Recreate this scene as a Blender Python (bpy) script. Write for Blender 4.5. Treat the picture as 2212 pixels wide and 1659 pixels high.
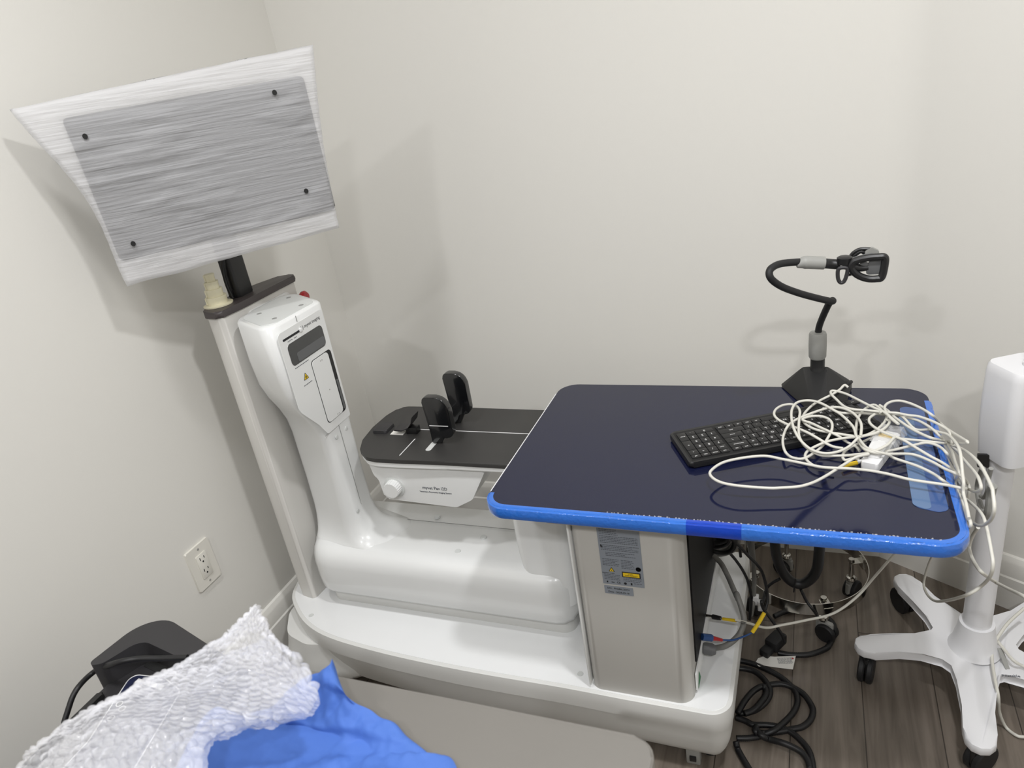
import bpy, bmesh, math, random
from mathutils import Vector, Matrix, noise
from math import pi, sin, cos, radians as R

for o in list(bpy.data.objects): bpy.data.objects.remove(o)
SC = bpy.context.scene
COL = SC.collection
random.seed(7)

# ------------------------------------------------------------------ camera, world, lights, exposure
cam = bpy.data.objects.new('camera', bpy.data.cameras.new('camera')); COL.objects.link(cam)
cam.location = (0, 0, 1.4307); cam.rotation_euler = (1.151175,0.154266,0.359928)
cam.data.lens = 25.4558; cam.data.sensor_width = 36; cam.data.clip_start = 0.02
cam.data.dof.use_dof = True; cam.data.dof.focus_distance = 1.75; cam.data.dof.aperture_fstop = 7.5
SC.camera = cam
SC.view_settings.view_transform = 'Standard'; SC.view_settings.look = 'None'
SC.view_settings.gamma = 1; SC.view_settings.use_curve_mapping = False
SC.view_settings.exposure = 0.89
w = bpy.data.worlds.new('world'); SC.world = w; w.use_nodes = True
w.node_tree.nodes['Background'].inputs[0].default_value = (1, .97, .93, 1)
w.node_tree.nodes['Background'].inputs[1].default_value = 0.0
CEIL = 2.5
LIGHTS = [(0.30, -0.80, 12.5), (-0.80, -0.95, 8), (0.28, 0.64, 11.5), (-0.83, 0.56, 5.2)]
for lx, ly, pw in LIGHTS:
    l = bpy.data.lights.new('downlight_lamp', 'AREA'); l.shape = 'DISK'; l.size = 0.15; l.energy = pw
    l.color = (0.985, 0.987, 1.0)
    lo = bpy.data.objects.new('downlight_lamp', l); COL.objects.link(lo); lo.location = (lx, ly, CEIL - 0.012)

# ------------------------------------------------------------------ helpers
def lin(c):
    return tuple(((v/255)/12.92 if v/255 <= .04045 else ((v/255+.055)/1.055)**2.4) for v in c)

def mat(name, rgb, rough=.5, metal=0., coat=0., bump=None, spec=.5, alpha=1., trans=0., var=None, coat_rough=.05):
    m = bpy.data.materials.new(name); m.use_nodes = True
    nt = m.node_tree; b = nt.nodes['Principled BSDF']
    c = lin(rgb)
    b.inputs['Base Color'].default_value = (*c, 1)
    b.inputs['Roughness'].default_value = rough; b.inputs['Metallic'].default_value = metal
    b.inputs['Coat Weight'].default_value = coat; b.inputs['Coat Roughness'].default_value = coat_rough
    b.inputs['Specular IOR Level'].default_value = spec
    b.inputs['Alpha'].default_value = alpha; b.inputs['Transmission Weight'].default_value = trans
    tc = nt.nodes.new('ShaderNodeTexCoord')
    if bump:                       # (scale, strength, distance)
        n = nt.nodes.new('ShaderNodeTexNoise'); n.inputs['Scale'].default_value = bump[0]; n.inputs['Detail'].default_value = 4
        bp = nt.nodes.new('ShaderNodeBump'); bp.inputs['Strength'].default_value = bump[1]; bp.inputs['Distance'].default_value = bump[2]
        nt.links.new(tc.outputs['Object'], n.inputs['Vector']); nt.links.new(n.outputs['Fac'], bp.inputs['Height'])
        nt.links.new(bp.outputs['Normal'], b.inputs['Normal'])
    v = var or (6, .03)            # soft tonal variation of the material itself
    n = nt.nodes.new('ShaderNodeTexNoise'); n.inputs['Scale'].default_value = v[0]; n.inputs['Detail'].default_value = 3
    mr = nt.nodes.new('ShaderNodeMapRange'); mr.inputs['To Min'].default_value = 1-v[1]; mr.inputs['To Max'].default_value = 1+v[1]
    mx = nt.nodes.new('ShaderNodeMix'); mx.data_type = 'RGBA'; mx.blend_type = 'MULTIPLY'; mx.inputs[0].default_value = 1
    mx.inputs[6].default_value = (*c, 1)
    nt.links.new(tc.outputs['Object'], n.inputs['Vector']); nt.links.new(n.outputs['Fac'], mr.inputs['Value'])
    nt.links.new(mr.outputs[0], mx.inputs[7]); nt.links.new(mx.outputs[2], b.inputs['Base Color'])
    return m

M = dict(
    wall=mat('wall_paint', (222, 220, 214), .75, bump=(220, .06, .002), var=(1.2, .012)),
    ceiling=mat('ceiling_paint', (232, 231, 228), .8),
    trimw=mat('trim_paint', (222, 220, 214), .45),
    white=mat('white_gloss_plastic', (226, 227, 226), .28, coat=.5),
    white_top=mat('white_lacquer_top', (232, 233, 233), .16, coat=.6),
    shell=mat('shell_side', (214, 214, 211), .4, coat=.1),
    greige=mat('matte_warm_white_metal', (186, 184, 179), .45, bump=(900, .08, .0005)),
    lid=mat('pale_grey_lid', (206, 208, 206), .4),
    seam=mat('seam_grey', (140, 140, 138), .5),
    capd=mat('dark_brown_grey_plastic', (66, 60, 60), .42),
    black=mat('black_plastic', (26, 26, 27), .4),
    gblack=mat('gloss_black_plastic', (16, 17, 19), .18, coat=.6),
    mblack=mat('matte_black_mat', (52, 51, 50), .55, bump=(1500, .1, .0004)),
    rubber=mat('black_rubber', (22, 22, 24), .6),
    navy=mat('navy_film', (20, 24, 50), .08, coat=.15, coat_rough=.03, spec=.42, var=(3, .05)),
    tape=mat('blue_tape', (46, 108, 200), .2, coat=.8, coat_rough=.08, bump=(160, .35, .003)),
    tape_d=mat('deep_blue_tape', (8, 62, 178), .2, coat=.8, coat_rough=.1, bump=(90, .3, .003)),
    tape_p=mat('pale_tape', (84, 112, 150), .3, coat=.5),
    tape_q=mat('mid_blue_tape', (52, 82, 136), .28, coat=.5, bump=(60, .3, .002)),
    window=mat('dark_window', (38, 40, 42), .06, coat=1., coat_rough=.02),
    grey=mat('grey_plastic', (150, 150, 146), .5),
    greyd=mat('dark_grey_plastic', (96, 97, 98), .5),
    gcable=mat('grey_cable', (118, 117, 113), .5),
    wcable=mat('white_cable', (208, 206, 197), .4),
    bcable=mat('black_cable', (20, 20, 22), .45),
    cream=mat('cream_plastic', (222, 216, 188), .4),
    red=mat('red_plastic', (165, 20, 28), .25, coat=.5),
    yellow=mat('yellow_label', (232, 196, 40), .45),
    blue=mat('blue_connector', (38, 74, 128), .4),
    green=mat('green_sticker', (40, 120, 70), .5),
    chrome=mat('chrome', (200, 198, 192), .12, metal=1.),
    label=mat('silver_label', (134, 140, 148), .42),
    ink=mat('ink', (26, 26, 30), .6),
    inkg=mat('faded_ink', (78, 82, 90), .6),
    inkw=mat('white_ink', (225, 225, 225), .5),
    paper=mat('paper_tag', (224, 222, 216), .7),
    table=mat('grey_laminate', (113, 110, 105), .5, var=(9, .05)),
    table_e=mat('grey_edge_band', (128, 124, 118), .5),
    drape=mat('blue_drape', (66, 104, 180), .75, bump=(90, .3, .002)),
    machine=mat('charcoal_plastic', (46, 45, 47), .5, bump=(600, .1, .0005)),
    navyl=mat('navy_label', (28, 34, 64), .4),
    outlet=mat('outlet_plastic', (222, 219, 210), .35),
    hole=mat('slot_dark', (20, 20, 20), .7),
    colm=mat('column_paint', (208, 206, 201), .42, bump=(900, .08, .0005)),
    darkp=mat('dark_side_panel', (12, 12, 14), .5, spec=.25),
    stand=mat('stand_enamel', (222, 222, 224), .4),
    screen=mat('monitor_black', (24, 25, 28), .3),
)

def foam_mat():
    m = bpy.data.materials.new('foam_sheet'); m.use_nodes = True; nt = m.node_tree; nt.nodes.clear()
    out = nt.nodes.new('ShaderNodeOutputMaterial'); tc = nt.nodes.new('ShaderNodeTexCoord')
    mp = nt.nodes.new('ShaderNodeMapping'); mp.inputs['Scale'].default_value = (2, 2, 45)
    n = nt.nodes.new('ShaderNodeTexNoise'); n.inputs['Scale'].default_value = 4; n.inputs['Detail'].default_value = 5
    bp = nt.nodes.new('ShaderNodeBump'); bp.inputs['Strength'].default_value = .5; bp.inputs['Distance'].default_value = .006
    nt.links.new(tc.outputs['Object'], mp.inputs[0]); nt.links.new(mp.outputs[0], n.inputs['Vector']); nt.links.new(n.outputs['Fac'], bp.inputs['Height'])
    d = nt.nodes.new('ShaderNodeBsdfPrincipled'); d.inputs['Base Color'].default_value = (.88, .88, .9, 1); d.inputs['Roughness'].default_value = .4
    t = nt.nodes.new('ShaderNodeBsdfTranslucent'); t.inputs['Color'].default_value = (.85, .85, .86, 1)
    tr = nt.nodes.new('ShaderNodeBsdfTransparent')
    nt.links.new(bp.outputs['Normal'], d.inputs['Normal']); nt.links.new(bp.outputs['Normal'], t.inputs['Normal'])
    a = nt.nodes.new('ShaderNodeMixShader'); a.inputs[0].default_value = .40
    b = nt.nodes.new('ShaderNodeMixShader'); b.inputs[0].default_value = .42
    nt.links.new(d.outputs[0], a.inputs[1]); nt.links.new(t.outputs[0], a.inputs[2])
    nt.links.new(a.outputs[0], b.inputs[1]); nt.links.new(tr.outputs[0], b.inputs[2])
    nt.links.new(b.outputs[0], out.inputs[0]); return m
M['foam'] = foam_mat()

def bubble_mat():
    m = bpy.data.materials.new('bubble_film'); m.use_nodes = True; nt = m.node_tree; nt.nodes.clear()
    out = nt.nodes.new('ShaderNodeOutputMaterial')
    d = nt.nodes.new('ShaderNodeBsdfPrincipled'); d.inputs['Base Color'].default_value = (.93, .93, .95, 1); d.inputs['Roughness'].default_value = .18
    d.inputs['Coat Weight'].default_value = 1; d.inputs['Coat Roughness'].default_value = .02
    t = nt.nodes.new('ShaderNodeBsdfTranslucent'); t.inputs['Color'].default_value = (.9, .9, .92, 1)
    tr = nt.nodes.new('ShaderNodeBsdfTransparent')
    a = nt.nodes.new('ShaderNodeMixShader'); a.inputs[0].default_value = .35
    b = nt.nodes.new('ShaderNodeMixShader'); b.inputs[0].default_value = .58
    nt.links.new(d.outputs[0], a.inputs[1]); nt.links.new(t.outputs[0], a.inputs[2])
    nt.links.new(a.outputs[0], b.inputs[1]); nt.links.new(tr.outputs[0], b.inputs[2])
    nt.links.new(b.outputs[0], out.inputs[0]); return m
M['bubble'] = bubble_mat()

def plastic_bag_mat():
    m = bpy.data.materials.new('clear_bag'); m.use_nodes = True; nt = m.node_tree; nt.nodes.clear()
    out = nt.nodes.new('ShaderNodeOutputMaterial'); g = nt.nodes.new('ShaderNodeBsdfPrincipled')
    g.inputs['Base Color'].default_value = (.85, .85, .85, 1); g.inputs['Roughness'].default_value = .12
    tr = nt.nodes.new('ShaderNodeBsdfTransparent'); a = nt.nodes.new('ShaderNodeMixShader'); a.inputs[0].default_value = .65
    nt.links.new(g.outputs[0], a.inputs[1]); nt.links.new(tr.outputs[0], a.inputs[2]); nt.links.new(a.outputs[0], out.inputs[0]); return m
M['bag'] = plastic_bag_mat()

def floor_mat():
    m = bpy.data.materials.new('wood_plank_floor'); m.use_nodes = True; nt = m.node_tree; b = nt.nodes['Principled BSDF']
    tc = nt.nodes.new('ShaderNodeTexCoord')
    mp = nt.nodes.new('ShaderNodeMapping'); mp.inputs['Rotation'].default_value = (0, 0, pi/2); mp.inputs['Location'].default_value = (.35, .03, 0)
    br = nt.nodes.new('ShaderNodeTexBrick'); br.inputs['Scale'].default_value = 1; br.inputs['Brick Width'].default_value = 1.2
    br.inputs['Row Height'].default_value = .15; br.inputs['Mortar Size'].default_value = .0012; br.inputs['Bias'].default_value = 0
    br.inputs['Color1'].default_value = (*lin((106, 97, 88)), 1); br.inputs['Color2'].default_value = (*lin((122, 113, 103)), 1)
    br.inputs['Mortar'].default_value = (*lin((62, 56, 50)), 1)
    nt.links.new(tc.outputs['Object'], mp.inputs[0]); nt.links.new(mp.outputs[0], br.inputs['Vector'])
    m2 = nt.nodes.new('ShaderNodeMapping'); m2.inputs['Scale'].default_value = (22, 1.6, 1)
    n = nt.nodes.new('ShaderNodeTexNoise'); n.inputs['Scale'].default_value = 2.2; n.inputs['Detail'].default_value = 8; n.inputs['Distortion'].default_value = .6
    nt.links.new(tc.outputs['Object'], m2.inputs[0]); nt.links.new(m2.outputs[0], n.inputs['Vector'])
    cr = nt.nodes.new('ShaderNodeValToRGB'); cr.color_ramp.elements[0].position = .32; cr.color_ramp.elements[0].color = (.45, .43, .4, 1)
    cr.color_ramp.elements[1].position = .66; cr.color_ramp.elements[1].color = (1.15, 1.15, 1.15, 1)
    nt.links.new(n.outputs['Fac'], cr.inputs[0])
    mx = nt.nodes.new('ShaderNodeMix'); mx.data_type = 'RGBA'; mx.blend_type = 'MULTIPLY'; mx.inputs[0].default_value = .75
    nt.links.new(br.outputs['Color'], mx.inputs[6]); nt.links.new(cr.outputs[0], mx.inputs[7]); nt.links.new(mx.outputs[2], b.inputs['Base Color'])
    b.inputs['Roughness'].default_value = .42
    bp = nt.nodes.new('ShaderNodeBump'); bp.inputs['Strength'].default_value = .15; bp.inputs['Distance'].default_value = .002
    nt.links.new(n.outputs['Fac'], bp.inputs['Height']); nt.links.new(bp.outputs['Normal'], b.inputs['Normal']); return m
M['floor'] = floor_mat()

def finish(name, bm, mats, parent=None, smooth=35):
    me = bpy.data.meshes.new(name)
    bmesh.ops.remove_doubles(bm, verts=bm.verts, dist=1e-6)
    bm.to_mesh(me); bm.free()
    for m_ in (mats if isinstance(mats, (list, tuple)) else [mats]): me.materials.append(M[m_])
    for p in me.polygons: p.use_smooth = True
    me.set_sharp_from_angle(angle=R(smooth))
    o = bpy.data.objects.new(name, me); COL.objects.link(o)
    if parent: o.parent = parent; o.matrix_parent_inverse = parent.matrix_world.inverted()
    return o

def thing(name, label, cat, loc=(0, 0, 0), group=None):
    o = bpy.data.objects.new(name, None); COL.objects.link(o); o.location = loc; o.empty_display_size = .05
    o['label'] = label; o['category'] = cat
    if group: o['group'] = group
    bpy.context.view_layer.update()
    return o

def tag(o, label, cat, group=None):
    o['label'] = label; o['category'] = cat
    if group: o['group'] = group
    return o

def roundpoly(pts, r, seg=6):
    n = len(pts); out = []
    rs = r if isinstance(r, (list, tuple)) else [r]*n
    for i in range(n):
        p0, p, p1 = Vector(pts[i-1][:2]), Vector(pts[i][:2]), Vector(pts[(i+1) % n][:2])
        a, b = (p0-p), (p1-p); la, lb = a.length, b.length; a.normalize(); b.normalize()
        ang = a.angle(b, pi); rr = rs[i]
        if rr < 1e-5 or ang > pi-.02: out.append((p.x, p.y)); continue
        t = min(rr/math.tan(ang/2), la*.49, lb*.49); rr = t*math.tan(ang/2)
        A, B = p+a*t, p+b*t; c = p+(a+b).normalized()*(rr/sin(ang/2))
        va, vb = A-c, B-c; th = va.angle_signed(vb) if False else None
        aa, ab = math.atan2(va.y, va.x), math.atan2(vb.y, vb.x); d = (ab-aa+pi) % (2*pi)-pi
        for k in range(seg+1):
            q = aa+d*k/seg; out.append((c.x+rr*cos(q), c.y+rr*sin(q)))
    return out

def add_prism(bm, outline, z0, z1, bevel=0, seg=3, M4=None, top_only=False, mi=0):
    """outline in xy, extruded z0..z1, optionally placed by matrix"""
    a = sum(outline[i-1][0]*outline[i][1]-outline[i][0]*outline[i-1][1] for i in range(len(outline)))
    if a < 0: outline = outline[::-1]
    tmp = bmesh.new()
    vb = [tmp.verts.new((x, y, z0)) for x, y in outline]; vt = [tmp.verts.new((x, y, z1)) for x, y in outline]
    n = len(outline)
    fb = tmp.faces.new(vb[::-1]); ft = tmp.faces.new(vt)
    for i in range(n): tmp.faces.new((vb[i], vb[(i+1) % n], vt[(i+1) % n], vt[i]))
    if bevel:
        ed = list(ft.edges)+([] if top_only else list(fb.edges))
        bmesh.ops.bevel(tmp, geom=ed, offset=bevel, segments=seg, profile=.5, affect='EDGES', clamp_overlap=True)
    for f in tmp.faces: f.material_index = mi
    if M4 is not None: bmesh.ops.transform(tmp, matrix=M4, verts=tmp.verts)
    me = bpy.data.meshes.new('t'); tmp.to_mesh(me); tmp.free(); bm.from_mesh(me); bpy.data.meshes.remove(me)

def add_box(bm, c, s, bevel=0, seg=2, M4=None, rotz=0, mi=0):
    m_ = Matrix.Translation(c) @ Matrix.Rotation(rotz, 4, 'Z')
    if M4 is not None: m_ = M4 @ m_
    tmp = bmesh.new(); bmesh.ops.create_cube(tmp, size=1); bmesh.ops.scale(tmp, vec=s, verts=tmp.verts)
    if bevel: bmesh.ops.bevel(tmp, geom=list(tmp.edges), offset=bevel, segments=seg, profile=.5, affect='EDGES', clamp_overlap=True)
    for f in tmp.faces: f.material_index = mi
    bmesh.ops.transform(tmp, matrix=m_, verts=tmp.verts)
    me = bpy.data.meshes.new('t'); tmp.to_mesh(me); tmp.free(); bm.from_mesh(me); bpy.data.meshes.remove(me)

def spline(pts, per=8, closed=False):
    P = [Vector(p) for p in pts]; n = len(P); out = []
    for i in range(n if closed else n-1):
        p1, p2 = P[i], P[(i+1) % n]
        p0 = P[i-1] if (i > 0 or closed) else p1*2-p2
        p3 = P[(i+2) % n] if (i+2 < n or closed) else p2*2-p1
        for k in range(per):
            t = k/per
            out.append(.5*((2*p1)+(p2-p0)*t+(2*p0-5*p1+4*p2-p3)*t*t+(3*p1-p0-3*p2+p3)*t**3))
    if not closed: out.append(P[-1])
    return out

def add_tube(bm, pts, r, seg=10, per=8, closed=False, smooth=True, ribs=None, mi=0):
    P = spline(pts, per, closed) if smooth else [Vector(p) for p in pts]
    Q = [P[0]]
    for p in P[1:]:
        if (p-Q[-1]).length > 1e-5: Q.append(p)
    P = Q; n = len(P); rings = []
    T0 = (P[1]-P[0]).normalized(); up = Vector((0, 0, 1)) if abs(T0.z) < .9 else Vector((1, 0, 0))
    N = (up-T0*up.dot(T0)).normalized()
    rr = r if callable(r) else (lambda t: r)
    for i, p in enumerate(P):
        if closed: T = (P[(i+1) % n]-P[i-1])
        else: T = P[min(i+1, n-1)]-P[max(i-1, 0)]
        T = T.normalized() if T.length > 1e-9 else T0
        N = (N-T*N.dot(T))
        if N.length < 1e-6: N = T.orthogonal()
        N.normalize(); B = T.cross(N); ra = rr(i/(n-1))
        if ribs: ra *= 1+(ribs if i % 2 else 0)
        rings.append([bm.verts.new(p+(N*cos(2*pi*k/seg)+B*sin(2*pi*k/seg))*ra) for k in range(seg)])
    for i in range(n if closed else n-1):
        a, b = rings[i], rings[(i+1) % n]
        for k in range(seg):
            f = bm.faces.new((a[k], a[(k+1) % seg], b[(k+1) % seg], b[k])); f.material_index = mi
    if not closed:
        for rg, fl in ((rings[0], True), (rings[-1], False)):
            f = bm.faces.new(rg[::-1] if fl else rg); f.material_index = mi

def add_lathe(bm, prof, seg=32, M4=None, mi=0):
    """prof: list of (r,z)"""
    new = []; rings = []
    for r_, z in prof:
        rings.append([bm.verts.new((max(r_, 1e-5)*cos(2*pi*k/seg), max(r_, 1e-5)*sin(2*pi*k/seg), z)) for k in range(seg)]); new += rings[-1]
    for i in range(len(rings)-1):
        for k in range(seg):
            f = bm.faces.new((rings[i][k], rings[i][(k+1) % seg], rings[i+1][(k+1) % seg], rings[i+1][k])); f.material_index = mi
    for rg, fl in ((rings[0], 1), (rings[-1], 0)):
        f = bm.faces.new(rg[::-1] if fl else rg); f.material_index = mi
    if M4 is not None: bmesh.ops.transform(bm, matrix=M4, verts=new)

def add_loft(bm, rings, mi=0, cap=True):
    vs = [[bm.verts.new(p) for p in rg] for rg in rings]; n = len(vs[0])
    for i in range(len(vs)-1):
        for k in range(n):
            f = bm.faces.new((vs[i][k], vs[i][(k+1) % n], vs[i+1][(k+1) % n], vs[i+1][k])); f.material_index = mi
    if cap: bm.faces.new(vs[0][::-1]); bm.faces.new(vs[-1])

def frame(o, x, y, z=None):
    x = Vector(x).normalized(); y = Vector(y); y = (y-x*y.dot(x)).normalized(); z = x.cross(y)
    m = Matrix((x, y, z)).transposed().to_4x4(); m.translation = Vector(o); return m

def add_text(bm, s, size, M4, align='CENTER', ext=.0002, mi=0):
    c = bpy.data.curves.new('t', 'FONT'); c.body = s; c.size = size; c.align_x = align; c.align_y = 'CENTER'; c.extrude = ext; c.resolution_u = 2
    o = bpy.data.objects.new('t', c); COL.objects.link(o); bpy.context.view_layer.update()
    me = bpy.data.meshes.new_from_object(o.evaluated_get(bpy.context.evaluated_depsgraph_get()))
    me.transform(M4)
    for p in me.polygons: p.material_index = mi
    bm.from_mesh(me); bpy.data.objects.remove(o); bpy.data.curves.remove(c); bpy.data.meshes.remove(me)

FY = lambda x, y, z: frame((x, y, z), (1, 0, 0), (0, 0, 1))      # plane facing the camera side (-Y)
FX = lambda x, y, z: frame((x, y, z), (0, 1, 0), (0, 0, 1))      # plane facing +X
def plate(bm, M4, x0, y0, x1, y1, t=.0006, r=0, mi=0):
    o = [(x0, y0), (x1, y0), (x1, y1), (x0, y1)]
    add_prism(bm, roundpoly(o, r) if r else o, 0, t, M4=M4, mi=mi)

# ------------------------------------------------------------------ the room
def struct(name, bm, m, parent=None):
    o = finish(name, bm, m, parent)
    if not parent: o['kind'] = 'structure'
    return o
WX, WY = -1.4055, 1.88
CR = (0.192, WY); AR = (1.30, 1.228)      # the right-hand wall runs off at an angle from the back corner
BK = -3.2
bm = bmesh.new(); add_prism(bm, [(WX-.1, BK-.1), (AR[0]+.1, BK-.1), (AR[0]+.1, AR[1]+.1), (CR[0]+.1, WY+.1), (WX-.1, WY+.1)], -.05, 0); struct('floor', bm, 'floor')
bm = bmesh.new(); add_prism(bm, [(WX-.1, BK-.1), (AR[0]+.1, BK-.1), (AR[0]+.1, AR[1]+.1), (CR[0]+.1, WY+.1), (WX-.1, WY+.1)], CEIL, CEIL+.05); struct('ceiling', bm, 'ceiling')
def wall(name, a, b, out, z0=0, z1=CEIL):
    a, b, n = Vector(a), Vector(b), Vector(out).normalized()*.08
    bm = bmesh.new(); add_prism(bm, [tuple(a), tuple(b), tuple(b+n), tuple(a+n)], z0, z1); return struct(name, bm, 'wall')
nr = (0.507, 0.862)
wall('wall_left', (WX, BK), (WX, WY), (-1, 0)); wall('wall_back', (WX-.08, WY), (CR[0]+.02, WY), (0, 1))
wall('wall_right', CR, AR, nr); wall('wall_side', AR, (AR[0], BK), (1, 0)); wall('wall_front', (WX, BK), (AR[0], BK), (0, -1))
def cove(name, c, d1, d2, r_):
    d1, d2 = Vector(d1).normalized(), Vector(d2).normalized(); c = Vector(c)
    half = d1.angle(d2)/2; t_ = r_/math.tan(half) if half < pi/2 else r_
    ctr = c+(d1+d2).normalized()*(r_/sin(half)); A, B = c+d1*t_, c+d2*t_
    a0, a1 = math.atan2(*(A-ctr).yx), math.atan2(*(B-ctr).yx); dd = (a1-a0+pi) % (2*pi)-pi
    arc = [(ctr.x+r_*cos(a0+dd*k/12), ctr.y+r_*sin(a0+dd*k/12)) for k in range(13)]
    out_ = c-(d1+d2).normalized()*.01
    bm = bmesh.new(); add_prism(bm, arc+[(out_.x, out_.y)], .14, CEIL); return struct(name, bm, 'wall')
cove('added_corner_fillet', CR, (-1, 0), (AR[0]-CR[0], AR[1]-CR[1]), .14)  # rounded fillet added to soften the step in light between the two walls
def baseboard(name, a, b, inn):
    a, b, n = Vector(a), Vector(b), Vector(inn).normalized()
    bm = bmesh.new(); d = (b-a).to_3d(); L = d.length
    M4 = frame((a.x, a.y, 0), (n.x, n.y, 0), (0, 0, 1))      # x = out of wall, y = up, z = along
    s = M4.to_3x3() @ Vector((0, 0, 1))
    prof = [(0, 0), (.016, 0), (.016, .092), (.013, .096), (.013, .134), (.011, .140), (.006, .150), (0, .153)]
    if s.dot(d) > 0: add_prism(bm, prof, 0, L, M4=M4)
    else: add_prism(bm, prof, -L, 0, M4=M4)
    return struct(name, bm, 'trimw')
baseboard('baseboard_left', (WX, BK), (WX, WY), (1, 0)); baseboard('baseboard_back', (WX, WY), CR, (0, -1))
baseboard('baseboard_right', CR, AR, (-nr[0], -nr[1])); 
for lx, ly, pw in LIGHTS:
    t = thing('ceiling_downlight', 'round recessed downlight in the ceiling above the room', 'ceiling light', (lx, ly, CEIL), 'downlights in the ceiling')
    bm = bmesh.new(); add_lathe(bm, [(.078, 0), (.10, 0), (.10, -.006), (.078, -.011)], M4=Matrix.Translation((lx, ly, CEIL))); finish('ring', bm, 'trimw', t)

# ------------------------------------------------------------------ wall outlet
t = thing('wall_outlet', 'white double wall outlet low on the left wall', 'outlet', (WX, 1.048, .409))
M4 = FX(WX, 1.048, .409)
bm = bmesh.new(); add_prism(bm, roundpoly([(-.038, -.0585), (.038, -.0585), (.038, .0585), (-.038, .0585)], .003), 0, .006, .003, 3, M4, True); finish('cover_plate', bm, 'outlet', t)
bm = bmesh.new(); add_prism(bm, roundpoly([(-.0165, -.0335), (.0165, -.0335), (.0165, .0335), (-.0165, .0335)], .002), .004, .0085, .0006, 2, M4, True); rc = finish('receptacle', bm, 'outlet', t)
for s in (-1, 1):
    bm = bmesh.new(); z = s*.0165
    plate(bm, M4 @ Matrix.Translation((0, 0, .0083)), -.0075, z+.001, -.0055, z+.009); plate(bm, M4 @ Matrix.Translation((0, 0, .0083)), .0055, z+.002, .0075, z+.008)
    add_lathe(bm, [(.0024, 0), (.0024, .0006)], 12, M4 @ Matrix.Translation((0, z-.005, .0083))); finish('socket_slots', bm, 'hole', rc)
    bm = bmesh.new(); add_lathe(bm, [(.0032, 0), (.0028, .001)], 14, M4 @ Matrix.Translation((0, s*.0475, .006))); finish('screw', bm, 'grey', t)

# ------------------------------------------------------------------ X-ray machine
X = thing('x_ray_machine', 'white veterinary panoramic X-ray machine with black bed and navy tabletop, standing by the back wall', 'x-ray machine', (-.75, 1.3, 0))
# base
front = [(-1.312, 1.203), (-1.272, 1.159), (-1.199, 1.108), (-1.107, 1.077), (-.963, 1.060), (-.806, 1.052), (-.662, 1.050), (-.486, 1.052), (-.35, 1.050)]
def base_outline(f, grow=0., right=-.135, rf=.045):
    fr = [Vector((*p, 0)) for p in f]; sp = spline([(-1.335, 1.27, 0)]+fr, 5)
    pts = [(p.x, p.y-grow) for p in sp]
    rc_ = roundpoly([(-.4, 1.05-grow), (right+grow, 1.05-grow), (right+grow, 1.572), (-.4, 1.572)], [0, rf, .03, 0], 7)
    rc_ = rc_[1:-1]
    return pts + rc_ + [(-1.20, 1.572), (-1.30, 1.50), (-1.335, 1.38)]
bm = bmesh.new()
o1 = base_outline(front)
rings = []
cx_, cy_ = -.75, 1.33
def scaled(o, g, z, top=0):
    out = []; n = len(o)
    for i in range(n):
        p0, p1 = Vector(o[i-1]), Vector(o[(i+1) % n]); d = (p1-p0).normalized(); nn = Vector((d.y, -d.x))
        out.append((o[i][0]+nn.x*g, o[i][1]+nn.y*g, z))
    return out
for g, gr_, z in ((-.032, -.030, .05), (-.029, -.022, .058), (-.024, -.014, .075), (-.018, -.008, .095), (-.012, -.004, .12), (-.006, -.001, .1485), (0.001, 0, .152), (.002, .001, .175), (.001, .0, .192), (.0, -.001, .1985), (-.004, -.004, .2)):
    A_, B_ = scaled(o1, g, z), scaled(o1, gr_, z); rg = []
    for p, q in zip(A_, B_):
        f_ = min(1, max(0, (-.22-p[0])/.5)); rg.append(tuple(p[k]*f_+q[k]*(1-f_) for k in range(3)))
    rings.append(rg)
add_loft(bm, rings); finish('base', bm, 'shell', X, 30)
bm = bmesh.new(); add_prism(bm, [(p[0], p[1]) for p in scaled(o1, -.009, 0)], .199, .2012, .0008, 1, top_only=True); finish('base_top_panel', bm, 'white_top', X)
# front left foot of the base
bm = bmesh.new()
foot = [(-1.335, 1.30), (-1.335, 1.18), (-1.285, 1.10), (-1.20, 1.075), (-1.08, 1.10), (-1.02, 1.16), (-1.05, 1.30)]
fo = roundpoly(foot, .075, 8); fc = (-1.17, 1.2)
rings = []
for s, z in ((.84, .035), (.98, .038), (1.06, .055), (1.06, .075), (1.0, .10), (.95, .13), (.93, .15)):
    rings.append([(fc[0]+(x-fc[0])*s, fc[1]+(y-fc[1])*s, z) for x, y in fo])
add_loft(bm, rings); finish('base_foot', bm, 'shell', X, 50)
def caster(parent, x, y, wr=.024, top=.05, ang=0, m='rubber', body='black', name='caster'):
    bm = bmesh.new(); w_ = .014
    M4 = Matrix.Translation((x, y, 0)) @ Matrix.Rotation(ang, 4, 'Z')
    for s in (-1, 1):
        add_lathe(bm, [(.004, -w_/2), (wr*.9, -w_/2), (wr, -w_/2+.003), (wr, w_/2-.003), (wr*.9, w_/2), (.004, w_/2)], 24, M4 @ Matrix.Translation((.01, s*w_*.62, wr)) @ Matrix.Rotation(pi/2, 4, 'X'))
    c = finish(name, bm, m, parent)
    bm = bmesh.new(); add_prism(bm, roundpoly([(-.018, -.006), (.026, -.006), (.026, .006), (-.018, .006)], .004), wr*.9, wr*2.15, .003, 2, M4)
    add_lathe(bm, [(.007, wr*1.8), (.007, top)], 12, M4 @ Matrix.Translation((-.008, 0, 0))); finish('caster_fork', bm, body, c)
    return c
for x, y in ((-1.12, 1.16), (-.20, 1.125), (-.20, 1.50), (-1.15, 1.48)): caster(X, x, y, .02, .055, R(20))
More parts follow.
